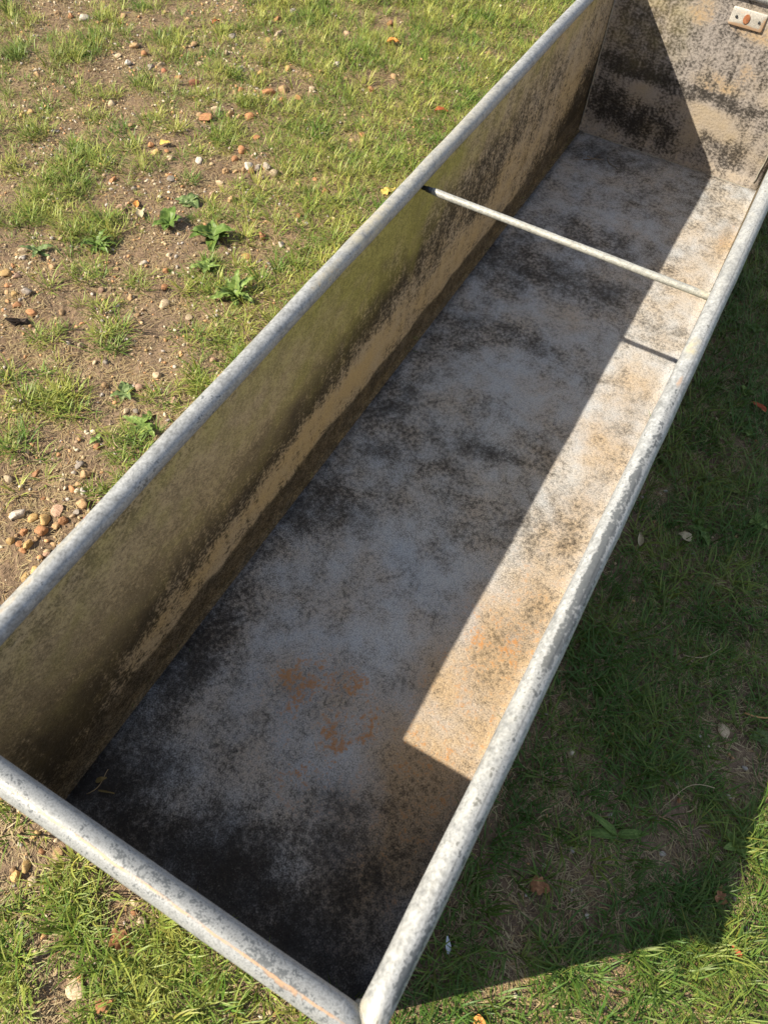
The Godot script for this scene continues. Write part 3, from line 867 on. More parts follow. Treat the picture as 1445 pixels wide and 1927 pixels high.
func build_trough() -> void:
	var t := thing("livestock_trough", "long galvanised metal feed trough with pipe rim and stained inside", "trough")
	var wob := noise(1.4, 3, 40)
	var rim_x := func(side: float, v: float) -> float:
		var bow := 0.0 if side < 0 else -0.0114
		return side * (HALF_TOP - bow * 4.0 * v * (1.0 - v))
	var floor_shape := func(u: float, v: float) -> Vector3:
		var x := lerpf(-HALF_LOW + 0.006, RIGHT_LOW, u)
		var z := lerpf(0.018, -LONG - FAR_BACK + 0.006, v)
		return Vector3(x, FLOOR_Y + wob.get_noise_2d(x, z) * 0.0022 * sin(u * PI), z)
	var wall := func(side: float, u: float, v: float) -> Vector3:
		# u runs up from a small fold at the floor
		var foot := HALF_LOW if side < 0 else absf(rim_x.call(side, v)) + 0.013
		var low := foot - (0.016 if side < 0 else 0.003)
		var r := 0.016
		var top: float = absf(rim_x.call(side, v)) - 0.004
		var z := lerpf(0.004 + 0.016 * (1.0 - u), -LONG - FAR_BACK * (1.0 - u) - 0.001, v)
		var x: float
		var y: float
		if u < 0.08:
			var q := u / 0.08
			x = lerpf(low, foot + 0.0015, 1.0 - (1.0 - q) * (1.0 - q))
			y = FLOOR_Y + 0.0006 + r * q * q
		else:
			var q := (u - 0.08) / 0.92
			x = lerpf(foot + 0.0015, top, q)
			y = lerpf(FLOOR_Y + 0.0006 + r, RIM_Y - 0.004, q)
			x += wob.get_noise_2d(y * 2.0 + side * 7.0, z) * 0.003 * sin(q * PI)
		return Vector3(side * x, y, z)
	var end_wall := func(at_far: bool, u: float, v: float) -> Vector3:
		var x := lerpf(-lerpf(HALF_LOW, HALF_TOP - 0.004, u) - 0.004, lerpf(HALF_TOP + 0.012, HALF_TOP, u), v)
		var back := 0.0
		var y := FLOOR_Y + 0.001 + u * (RIM_Y - 0.008)
		if u < 0.06:
			back = 0.018 * (1.0 - u / 0.06) * (1.0 - u / 0.06)
			y = FLOOR_Y + 0.001 + (RIM_Y - 0.008) * 0.06 * (u / 0.06) * (u / 0.06) * 0.7 + (RIM_Y - 0.008) * 0.3 * u
		var z := (-LONG - FAR_BACK * (1.0 - u) + back) if at_far else 0.016 * (1.0 - u)
		z += wob.get_noise_2d(x * 1.5, y * 1.5 + 20.0) * 0.003 * sin(u * PI)
		return Vector3(x, y, z)
	part("floor_panel", sheet(floor_shape, 24, 90, 0.003), paint_floor(), t)
	var wall_spots := [
		0.31, 0.34, 0.08, 0.18, 0.08, 0.1, 0, 0,   0.3, 0.66, 0.1, 0.14, 0.1, 0.1, 0, 0,
		0.82, 0.1, 0.3, 0.3, -0.1, 0.25, 0, 0.55,   0.86, 0.42, 0.2, 0.18, -0.08, 0.2, 0, 0.75,   0.9, 0.7, 0.12, 0.2, -0.05, 0.2, 0, 0.5,   0.95, 0.9, 0.08, 0.15, 0, 0.4, 0.25, 0.2,
		0.7, 0.2, 0.2, 0.2, -0.04, 0.3, 0, 0.35,   0.5, 0.05, 0.22, 0.07, -0.3, 0.2, 0, 0.15,   0.48, 0.15, 0.16, 0.06, -0.34, 0, 0, 0,   0.5, 0.27, 0.14, 0.06, -0.36, 0, 0, 0,
		0.56, 0.36, 0.13, 0.06, -0.36, 0, 0, 0,   0.6, 0.46, 0.14, 0.05, -0.32, 0, 0, 0,   0.62, 0.55, 0.2, 0.05, -0.24, 0, 0, 0,   0.6, 0.66, 0.22, 0.06, -0.24, 0, 0, 0,
		0.7, 0.77, 0.2, 0.06, -0.2, 0, 0, 0,   0.31, 0.16, 0.08, 0.06, 0.12, 0.3, 0, 0,   0.33, 0.33, 0.1, 0.09, 0.25, 0.35, 0, 0,   0.32, 0.44, 0.1, 0.05, 0.2, 0.2, 0, 0,
		0.3, 0.6, 0.1, 0.08, 0.1, 0.2, 0, 0,   0.2, 0.03, 0.3, 0.05, -0.4, 0, 0, 0,   0.25, 0.98, 0.25, 0.06, -0.5, 0, 0, 0,   0.2, 0.88, 0.16, 0.07, -0.3, 0, 0, 0,
		0.5, 0.9, 0.2, 0.04, 0.1, 0.3, 0, 0,   0.06, 0.5, 0.04, 0.6, 0.1, 0.2, 0.1, 0,   0.8, 0.503, 0.2, 0.012, -0.3, 0.2, 0, 0.7,   0.45, 0.75, 0.12, 0.06, 0.12, 0.2, 0, 0]
	for i in range(0, wall_spots.size(), 8): wall_spots[i + 4] *= 1.25 if wall_spots[i + 4] < -0.2 else 1.0
	var side_mat := paint_wall(512, 2048, wall_spots, 0, 300)
	part("side_panel", sheet(func(u, v): return wall.call(-1.0, u, v), 22, 90, 0.003), side_mat, t)
	part("side_panel", sheet(func(u, v): return wall.call(1.0, u, v), 22, 90, -0.003), side_mat, t)
	var end_spots := [
		0.47, 0.18, 0.06, 0.2, -0.5, -0.2, 0, 0,   0.43, 0.5, 0.045, 0.35, -0.36, -0.2, 0, 0,   0.4, 0.85, 0.06, 0.2, -0.3, -0.2, 0, 0,   0.22, 0.2, 0.12, 0.22, -0.55, 0, 0, 0,   0.12, 0.4, 0.1, 0.16, -0.4, 0, 0, 0,
		0.33, 0.27, 0.07, 0.08, 0.55, 0.3, 0, 0,   0.33, 0.62, 0.07, 0.13, 0.5, 0.3, 0.1, 0,   0.26, 0.72, 0.05, 0.08, 0.3, 0.3, 0, 0,   0.18, 0.57, 0.09, 0.06, 0.4, 0.2, 0, 0,   0.15, 0.38, 0.05, 0.08, 0.25, 0.2, 0, 0,
		0.23, 0.65, 0.06, 0.05, -0.35, 0, 0, 0,   0.15, 0.75, 0.1, 0.15, -0.28, 0, 0, 0,   0.75, 0.18, 0.3, 0.2, -0.25, 0.1, 0, 0.2,   0.7, 0.5, 0.25, 0.3, -0.1, -0.25, 0, 0,   0.85, 0.42, 0.07, 0.06, 0.2, 0.4, 0.45, 0,
		0.52, 0.62, 0.06, 0.12, 0.05, 0.35, 0.35, 0,   0.9, 0.6, 0.05, 0.1, 0.1, 0.2, 0.15, 0,   0.82, 0.7, 0.05, 0.15, 0.05, 0.2, 0.45, 0,   0.62, 0.72, 0.05, 0.05, 0.1, 0.3, 0.3, 0,   0.04, 0.5, 0.03, 0.6, 0.1, 0.1, 0.15, 0]
	var end_mat := paint_wall(512, 512, end_spots, 1, 340)
	part("end_panel", sheet(func(u, v): return end_wall.call(true, u, v), 24, 24, -0.003), end_mat, t)
	part("end_panel", sheet(func(u, v): return end_wall.call(false, u, v), 24, 24, 0.003), end_mat, t)
	# pipe rim, mitred at the corners
	var dent := noise(3.0, 3, 44)
	var left_line: Array[Vector3] = []
	var right_line: Array[Vector3] = []
	var lr: Array[float] = []
	var rr: Array[float] = []
	for k in 61:
		var v := k / 60.0
		left_line.append(Vector3(rim_x.call(-1.0, v), RIM_Y + dent.get_noise_1d(v * 2.0) * 0.0028, -LONG * v))
		right_line.append(Vector3(rim_x.call(1.0, v), RIM_Y + dent.get_noise_1d(v * 2.0 + 9.0) * 0.0028, -LONG * v))
		lr.append(PIPE * (1.0 + dent.get_noise_1d(v * 5.0 + 30.0) * 0.06))
		rr.append(PIPE * (1.0 + dent.get_noise_1d(v * 5.0 + 50.0) * 0.08))
	var zinc := Color(0.295, 0.305, 0.31)
	var left_spots := [0.55, 0.42, 0.2, 0.03, 0, 0.5, 0, 0,  0.5, 0.56, 0.2, 0.12, 0.04, 0.3, 0, 0,  0.6, 0.36, 0.1, 0.02, 0, 0.5, 0.2, 0,  0.7, 0.15, 0.12, 0.2, 0.12, 0, 0, 0,  0.68, 0.5, 0.1, 0.3, 0.1, 0, 0, 0,  0.45, 0.08, 0.05, 0.04, 0, 0.3, 0.2, 0,  0.6, 0.85, 0.1, 0.15, 0.1, 0, 0, 0]
	var right_spots := [0.5, 0.14, 0.09, 0.05, 0.28, 0, 0, 0,  0.54, 0.21, 0.1, 0.045, 0.55, 0, 0, 0,  0.5, 0.275, 0.08, 0.045, 0.5, 0, 0, 0,  0.55, 0.33, 0.07, 0.03, 0.35, 0, 0, 0,  0.52, 0.375, 0.05, 0.018, 0.4, 0, 0, 0,  0.5, 0.395, 0.04, 0.006, 0, 0, 0.6, 0,
		0.62, 0.06, 0.07, 0.05, 0.35, 0, 0, 0,  0.6, 0.02, 0.08, 0.02, 0.3, 0, 0, 0,  0.42, 0.1, 0.12, 0.1, 0, 0.12, 0, 0,  0.45, 0.43, 0.1, 0.01, 0, 0.8, 0, 0,  0.5, 0.6, 0.14, 0.15, 0.02, 0.15, 0, 0,  0.42, 0.2, 0.04, 0.2, -0.2, 0, 0, 0,  0.5, 0.0, 0.3, 0.006, 0.2, 0.6, 0, 0]
	var near_spots := [0.5, 0.12, 0.12, 0.12, 0.12, 0, 0, 0.2,  0.56, 0.11, 0.03, 0.03, 0, 0.2, 0.7, 0,  0.44, 0.35, 0.1, 0.2, 0.16, 0, 0, 0,  0.45, 0.7, 0.1, 0.2, 0.3, 0, 0, 0,  0.57, 0.9, 0.1, 0.1, 0.3, 0, 0, 0,  0.62, 0.45, 0.05, 0.3, 0.14, 0, 0, 0,  0.56, 0.85, 0.03, 0.04, 0, 0, 0.5, 0,  0.5, 1.0, 0.3, 0.02, 0.2, 0.5, 0, 0]
	part("rim_pipe", tube(left_line, lr, 28, 1.0, -1.0), paint_pipe(96, 2048, left_spots, 0.9, 0.0, 0.13, zinc, 400), t)
	part("rim_pipe", tube(right_line, rr, 28, -1.0, 1.0), paint_pipe(96, 2048, right_spots, 0.55, 0.0, 0.2, zinc * 1.15, 420), t)
	var near_line: Array[Vector3] = []
	var far_line: Array[Vector3] = []
	var nr: Array[float] = []
	for k in 21:
		var v := k / 20.0
		near_line.append(Vector3(lerpf(-HALF_TOP, HALF_TOP, v), RIM_Y + dent.get_noise_1d(v + 70.0) * 0.0012, 0))
		far_line.append(Vector3(lerpf(-HALF_TOP, HALF_TOP, v), RIM_Y, -LONG))
		nr.append(PIPE * (1.0 + dent.get_noise_1d(v * 2.0 + 80.0) * 0.03))
	part("rim_pipe", tube(near_line, nr, 28, -1.0, 1.0), paint_pipe(192, 1024, near_spots, 0.54, 1.3, 0.2, zinc, 440), t)
	part("rim_pipe", tube(far_line, nr, 28, 1.0, -1.0), paint_pipe(192, 1024, near_spots, 0.4, 0.4, 0.05, zinc, 460), t)
	# weld beads: corners of the rim and the joint of floor and far end
	var bead_mat := paint_pipe(64, 256, [0.5, 0.5, 1.0, 1.0, 0.1, 0.5, 0.1, 0], 0.5, 0.3, 0.1, zinc * 0.85, 480)
	var bead := func(a: Vector3, b: Vector3, r: float, n: int, s: int) -> void:
		var pts: Array[Vector3] = []
		var rad: Array[float] = []
		var g := RandomNumberGenerator.new()
		g.seed = s
		for k in n + 1:
			pts.append(a.lerp(b, k / float(n)) + Vector3(g.randfn(), g.randfn(), g.randfn()) * r * 0.15)
			rad.append(r * g.randf_range(0.7, 1.25))
		part("weld_bead", tube(pts, rad, 8), bead_mat, t)
	for c in [[1.0, 0.0], [-1.0, 0.0], [1.0, -LONG], [-1.0, -LONG]]:
		var inward := Vector3(-c[0], 0, -1.0 if c[1] == 0.0 else 1.0).normalized()
		var mid := Vector3(c[0] * HALF_TOP, RIM_Y, c[1])
		bead.call(mid + inward * 0.0262 + Vector3(0, -0.012, 0), mid + inward * 0.0215 + Vector3(0, 0.0075, 0), 0.0045, 5, int(c[1] * 3 + c[0]) + 20)
	bead.call(Vector3(-0.333, FLOOR_Y + 0.0015, -LONG - FAR_BACK + 0.021), Vector3(0.335, FLOOR_Y + 0.0015, -LONG - FAR_BACK + 0.021), 0.0022, 60, 31)
	for s in [-1.0, 1.0]:
		bead.call(Vector3(s * 0.337, FLOOR_Y + 0.02, -LONG - FAR_BACK + 0.006), Vector3(s * 0.339, RIM_Y - 0.02, -LONG + 0.003), 0.0028, 40, 33 + int(s))
	for c in [[1.0, 0.0], [-1.0, 0.0]]:
		var out := Vector3(c[0], 0, 1.0)
		var pts: Array[Vector3] = []
		var rad: Array[float] = []
		var g := RandomNumberGenerator.new()
		g.seed = 70 + int(c[0])
		for k in 15:
			var a := lerpf(-1.5, 1.3, k / 14.0)
			pts.append(Vector3(c[0] * HALF_TOP, RIM_Y, c[1]) + out * sin(a) * PIPE * 0.97 + Vector3(0, cos(a) * PIPE * 0.97, 0))
			rad.append(g.randf_range(0.0007, 0.0018))
		part("weld_bead", tube(pts, rad, 8), bead_mat, t)
	bead.call(Vector3(-0.3335, FLOOR_Y + 0.0012, -0.01), Vector3(-0.3335, FLOOR_Y + 0.0012, -LONG - 0.02), 0.0018, 150, 35)
	bead.call(Vector3(0.3355, RIM_Y - 0.0345, -1.4225), Vector3(0.339, RIM_Y - 0.0150, -1.4225), 0.0045, 4, 36)
	# brace rod across the trough
	var bar_line: Array[Vector3] = []
	var bar_r: Array[float] = []
	for k in 41:
		var v := k / 40.0
		bar_line.append(Vector3(lerpf(-0.311, 0.350, v), RIM_Y - 0.0255 + dent.get_noise_1d(v + 5.0) * 0.0012, -1.4225))
		bar_r.append(0.0081 * (1.0 + dent.get_noise_1d(v * 3.0 + 15.0) * 0.05) * (0.93 if k == 0 else 1.0))
	var bar_spots := [0.5, 0.9, 0.4, 0.15, 0.1, 0.12, 0, 0,  0.35, 0.97, 0.3, 0.03, 0, 0.5, 0.1, 0,  0.5, 0.03, 0.4, 0.02, 0.3, 0, 0, 0,  0.6, 0.4, 0.3, 0.4, 0.02, 0.12, 0, 0]
	var rod := part("brace_rod", tube(bar_line, bar_r, 20), paint_pipe(96, 1024, bar_spots, 0.3, 0.0, 0.02, Color(0.33, 0.335, 0.32), 500), t)
	part("end_fitting", tube([Vector3(-0.338, RIM_Y - 0.0255, -1.4225), Vector3(-0.326, RIM_Y - 0.0255, -1.4225), Vector3(-0.3255, RIM_Y - 0.0255, -1.4225), Vector3(-0.3115, RIM_Y - 0.0255, -1.4225)], [0.0052, 0.0052, 0.0066, 0.0066], 18), plain(lin(0.022, 0.027, 0.036), 0.5), rod)
	# plate on the far end
	var plate_mat := paint_pipe(256, 256, [0.5, 0.5, 0.5, 0.5, -0.1, 0.15, 0, 0,  0.22, 0.5, 0.1, 0.16, 0.35, 0, 0.1, 0,  0.8, 0.5, 0.1, 0.16, 0.3, 0, 0.1, 0,  0.5, 0.96, 0.6, 0.16, 0, 0.5, 0.95, 0,  0.3, 0.2, 0.2, 0.1, 0.2, 0, 0.35, 0,  1.0, 0.6, 0.1, 0.4, 0, 0.5, 0.8, 0], 0.5, 0.0, -0.3, Color(0.42, 0.405, 0.38), 520)
	var plate := part("mounting_plate", rounded_box(Vector3(0.108, 0.007, 0.050), 0.003), plate_mat, t)
	plate.position = Vector3(0.088, 0.5005, -LONG - FAR_BACK * (1.0 - 0.5005 / RIM_Y) + 0.0015)
	plate.rotation = Vector3(PI / 2 - 0.065, 0, 0)
	var rust := paint_pipe(64, 64, [0.5, 0.5, 0.6, 0.6, 0, 0, 0.4, 0], 0.5, 0.0, 0.0, Color(0.25, 0.085, 0.032), 530)
	rust.metallic = 0.0
	rust.roughness = 0.9
	var disc := part("rusty_plug", tube([Vector3(0, 0, 0), Vector3(0, 0.0016, 0), Vector3(0, 0.0024, 0)], [0.0125, 0.0122, 0.0098], 18), rust, plate)
	disc.position = Vector3(-0.003, 0.0068, 0.0)
	disc.scale = Vector3(0.85, 1, 1.1)
	disc.set_meta("label", "round rust brown plug in the middle of the white plate")
	for s in [-1.0, 1.0]:
		var bolt := part("bolt", tube([Vector3(0, 0, 0), Vector3(0, 0.0030, 0), Vector3(0, 0.0042, 0)], [0.0042, 0.0042, 0.003], 6), plain(lin(0.05, 0.055, 0.06), 0.55, 0.5), plate)
		bolt.position = Vector3(0.036 * s, 0.0068, -0.001)

# ---------------------------------------------------------------- pebbles, leaves, weeds

const TONES := {
	"o": [Vector3(0.43, 0.225, 0.105), "orange"], "t": [Vector3(0.46, 0.325, 0.18), "tan"], "y": [Vector3(0.54, 0.385, 0.165), "yellow tan"], "w": [Vector3(0.58, 0.56, 0.52), "white"],
	"g": [Vector3(0.33, 0.31, 0.29), "grey"], "p": [Vector3(0.42, 0.29, 0.215), "pinkish brown"], "r": [Vector3(0.36, 0.15, 0.08), "brick red"], "b": [Vector3(0.27, 0.16, 0.095), "brown"], "l": [Vector3(0.54, 0.46, 0.33), "pale cream"]}

var anchors: Array = []
var stone_cells := {}

func zone(x: float, z: float) -> String:
	# the nearest thing one can find, and on which side of it, as seen in the photograph
	var best := 1e9
	var say := ""
	for a in anchors:
		var d := Vector2(x - a[1], z - a[2])
		if d.length() < best:
			best = d.length()
			var side := d.dot(Vector2(0.868, -0.494))
			var deep := d.dot(Vector2(-0.43, -0.9))
			say = ("right of " if side > 0 else "left of ") if absf(side) > absf(deep) else ("behind " if deep > 0 else "in front of ")
			say = ("just " if best < 0.12 else "") + say + a[0]
	return say

func build_pebbles() -> void:
	var shapes: Array = []
	for k in 9: shapes.append(lump(700 + k, 9, 14, [0.5, 0.55, 0.42, 0.6, 0.4, 0.52, 0.45, 0.58, 0.4][k], 0.45, k % 3 == 1))
	var speck: PackedByteArray = noise(0.06, 4, 77).get_seamless_image(128, 128).get_data()
	var data := PackedByteArray()
	data.resize(128 * 128 * 3)
	for i in 128 * 128:
		var n := speck[i] / 255.0
		for c in 3: data[i * 3 + c] = clampi(int(150.0 + n * 125.0 - c * (1.0 - n) * 18.0), 0, 255)
	var grain := picture(128, 128, data)
	var mats := {}
	for key in TONES:
		var list: Array = []
		for k in 3:
			var v: Vector3 = TONES[key][0] * (0.85 + 0.2 * k)
			var m := plain(lin(minf(v.x, 0.8), v.y, v.z), 0.75)
			m.albedo_texture = grain
			m.uv1_triplanar = true
			m.uv1_scale = Vector3(1.3, 1.3, 1.3)
			list.append(m)
		mats[key] = list
	var taken := {}
	anchors = [["the largest broad leaved weed", -1.137, -1.556], ["the bushy bright weed", -0.915, -1.367], ["the five leaved rosette", -0.939, -0.886], ["the toothed weed by the rim", -0.825, -0.824], ["the tiny seedling", -0.894, -0.724],
		["the ragged weed at the left edge", -1.551, -1.193], ["the dark earth clod", -1.369, -0.928], ["the small orange leaf", -1.443, -1.538], ["the flat leafed weed", -1.316, -1.667], ["the curled orange leaf at the top", -1.285, -2.98],
		["the dark red leaf by the rim", -0.869, -2.628], ["the flat leaf touching the rim", -0.78, -2.056], ["the yellow tan leaf", -1.606, -1.865], ["the dark leaf at the top edge", -1.99, -2.695], ["the crumpled brown leaf", -0.099, 0.138],
		["the light brown leaf at the bottom", -0.048, 0.233], ["the near left corner", -0.345, 0.0], ["the dandelion", 0.657, -0.497], ["the feather", 0.447, -0.147], ["the pale dry leaf", 0.578, -1.247], ["the gravel cluster by the rim", -0.82, -0.36],
		["the dense tuft at the left edge", -1.12, -0.80], ["the grassy middle of the far left", -1.75, -1.85], ["the pebbly gap at upper left", -2.1, -2.25], ["the upper left corner", -2.6, -2.35], ["the bright turf strip", -1.1, -2.2], ["the earthy gap at the top", -1.6, -2.7], ["the pebbly hollow behind the weeds", -1.2, -1.95]]
	var made: Array = []
	for key in PEBBLES:
		var list: Array = PEBBLES[key]
		for i in range(0, list.size(), 3):
			made.append([list[i], list[i + 1], list[i + 2] * 0.00135, key])
	# more of the same, small, where the gravel shows
	var pick := "ottyylpgw"
	var tries := 0
	var extra := 0
	while extra < 102 and tries < 4000:
		tries += 1
		var x := rng.randf_range(-2.4, -0.45)
		var z := rng.randf_range(-3.3, 0.1)
		if in_trough(x, z, 0.05) or x + 0.72 - 0.69 * (z + 1.2) > 0.1: continue
		if rng.randf() > 0.25 + 0.9 * mid_noise.get_noise_2d(x * 0.5 + 50.0, z * 0.5): continue
		made.append([x, z, rng.randf_range(0.010, 0.018), pick[rng.randi() % 9]])
		extra += 1
	for p in made:
		var x: float = p[0]
		var z: float = p[1]
		var size: float = p[2]
		for i in [-1, 0, 1]:
			for j in [-1, 0, 1]: stone_cells[Vector2i(roundi(x / 0.02) + i, roundi(z / 0.02) + j)] = true
		if in_trough(x, z, 0.01): x = -0.36 if x < 0 else 0.36
		var tone: String = TONES[p[3]][1]
		var grade := "large" if size > 0.029 else ("medium" if size > 0.019 else "small")
		var s := rng.randi() % 9
		var form := "angular" if s % 3 == 1 else ("flat" if s in [2, 6, 8] else "rounded")
		var label := "%s %s %s pebble %s" % [grade, form, tone, zone(x, z)]
		for n in 12:
			# where another would read the same, see whether one of the other shapes was meant
			if not taken.has(label): break
			s = (s + 1) % 9
			form = "angular" if s % 3 == 1 else ("flat" if s in [2, 6, 8] else "rounded")
			label = "%s %s %s pebble %s" % [grade, form, tone, zone(x, z)]
		taken[label] = true
		var o := single("pebble", shapes[s], mats[p[3]][rng.randi() % 3], label, "pebble", Vector3.ZERO, "pebbles scattered over the soil")
		var b := Basis(Vector3.UP, rng.randf() * TAU).rotated(Vector3(1, 0, 0), rng.randf_range(-0.25, 0.25)).scaled(Vector3.ONE * size)
		o.transform = Transform3D(b, Vector3(x, ground_height(x, z) + size * 0.1, z))

# A leaf along +x from its stalk: length, width, lobes (0 smooth), cup (edges up), droop.
func leaf_mesh(length: float, width: float, lobes: int, cup: float, rise: float, droop: float, seed_: int, tip := 0.6) -> ArrayMesh:
	var r := RandomNumberGenerator.new()
	r.seed = seed_
	var nz := noise(40.0, 2, seed_)
	var st := SurfaceTool.new()
	st.begin(Mesh.PRIMITIVE_TRIANGLES)
	st.set_smooth_group(0)
	var n := 14 if lobes > 0 else 9
	var rows := 5
	var p := Vector3.ZERO
	var slope := rise
	for k in n + 1:
		var t := k / float(n)
		var w := width * 0.5 * pow(sin(PI * clampf(pow(t, tip) * 0.97 + 0.015, 0.0, 1.0)), 0.8)
		if lobes > 0: w *= 0.55 + 0.45 * absf(sin(PI * t * lobes + 0.4))
		w = maxf(w, 0.0012)
		for j in rows:
			var s := j / float(rows - 1) * 2.0 - 1.0
			var y := p.y + absf(s) * w * cup + nz.get_noise_2d(p.x, s * w) * width * 0.22 + 0.04 * w * sin(t * 14.0 + s * 2.0)
			st.set_uv(Vector2(t, s * 0.5 + 0.5))
			st.add_vertex(Vector3(p.x, y, s * w))
		p += Vector3(cos(slope), sin(slope), 0) * length / n
		slope -= droop / n
	for k in n:
		for j in rows - 1:
			var a := k * rows + j
			for q in [a, a + 1, a + rows + 1, a, a + rows + 1, a + rows]: st.add_index(q)
	st.generate_normals()
	return st.commit()

func leaf_material(c: Vector3, seed_: int, vein: float, blotch: Vector3, dry: bool) -> StandardMaterial3D:
	var w := 96
	var a := field(w, w, 0.03, 3, seed_)
	var b := field(w, w, 0.15, 2, seed_ + 1)
	var out := PackedByteArray()
	out.resize(w * w * 3)
	for y in w:
		for x in w:
			var i := y * w + x
			var t := x / float(w)
			var s := absf(y / float(w) - 0.5) * 2.0
			var n := a[i] / 255.0 - 0.5
			var k := 1.0 + n * 0.5 + (b[i] / 255.0 - 0.5) * 0.4
			var v := clampf(1.0 - s * 14.0, 0.0, 1.0) * vein
			v = maxf(v, clampf(1.0 - absf(fposmod(t * 7.0 - s * 1.6, 1.0) - 0.5) * 9.0, 0.0, 1.0) * vein * 0.45)
			var f := clampf(n * 2.2 - 0.2, 0.0, 1.0)
			var col := c.lerp(blotch, f) * k
			col = col.lerp(col * 1.9 + Vector3(0.03, 0.03, 0.01), v)
			out[i * 3] = to_byte[clampi(int(col.x * 2048.0), 0, 2048)]
			out[i * 3 + 1] = to_byte[clampi(int(col.y * 2048.0), 0, 2048)]
			out[i * 3 + 2] = to_byte[clampi(int(col.z * 2048.0), 0, 2048)]
	var m := StandardMaterial3D.new()
	m.albedo_texture = picture(w, w, out)
	m.roughness = 0.8 if dry else 0.45
	m.metallic_specular = 0.3
	m.cull_mode = BaseMaterial3D.CULL_DISABLED
	m.backlight_enabled = true
	m.backlight = Color(0.35, 0.35, 0.35)
	return m

func rosette(called: String, label: String, x: float, z: float, leaves: int, length: float, width: float, lobes: int, rise: float, mat: Material, seed_: int, category := "weed") -> void:
	var t := thing(called, label, category, Vector3(x, ground_height(x, z), z))
	var r := RandomNumberGenerator.new()
	r.seed = seed_
	var off := r.randf() * TAU
	for k in leaves:
		var s := r.randf_range(0.6, 1.1)
		var m := leaf_mesh(length * s, width * s * r.randf_range(0.8, 1.15), lobes, r.randf_range(0.1, 0.5), rise * r.randf_range(0.5, 1.4), r.randf_range(0.5, 1.5), seed_ * 20 + k)
		var o := part("leaf", m, mat, t)
		o.rotation.y = off + k * 2.4 + r.randf_range(-0.5, 0.5)
		o.position = Vector3(0, 0.004 + 0.002 * (k % 3), 0)

func fallen(called: String, label: String, x: float, z: float, turn: float, m: Mesh, mat: Material, lift := 0.008, tilt := 0.0, category := "leaf") -> MeshInstance3D:
	var o := single(called, m, mat, label, category, Vector3(x, ground_height(x, z) + lift, z))
	o.rotation = Vector3(tilt, turn, tilt * 0.5)
	return o

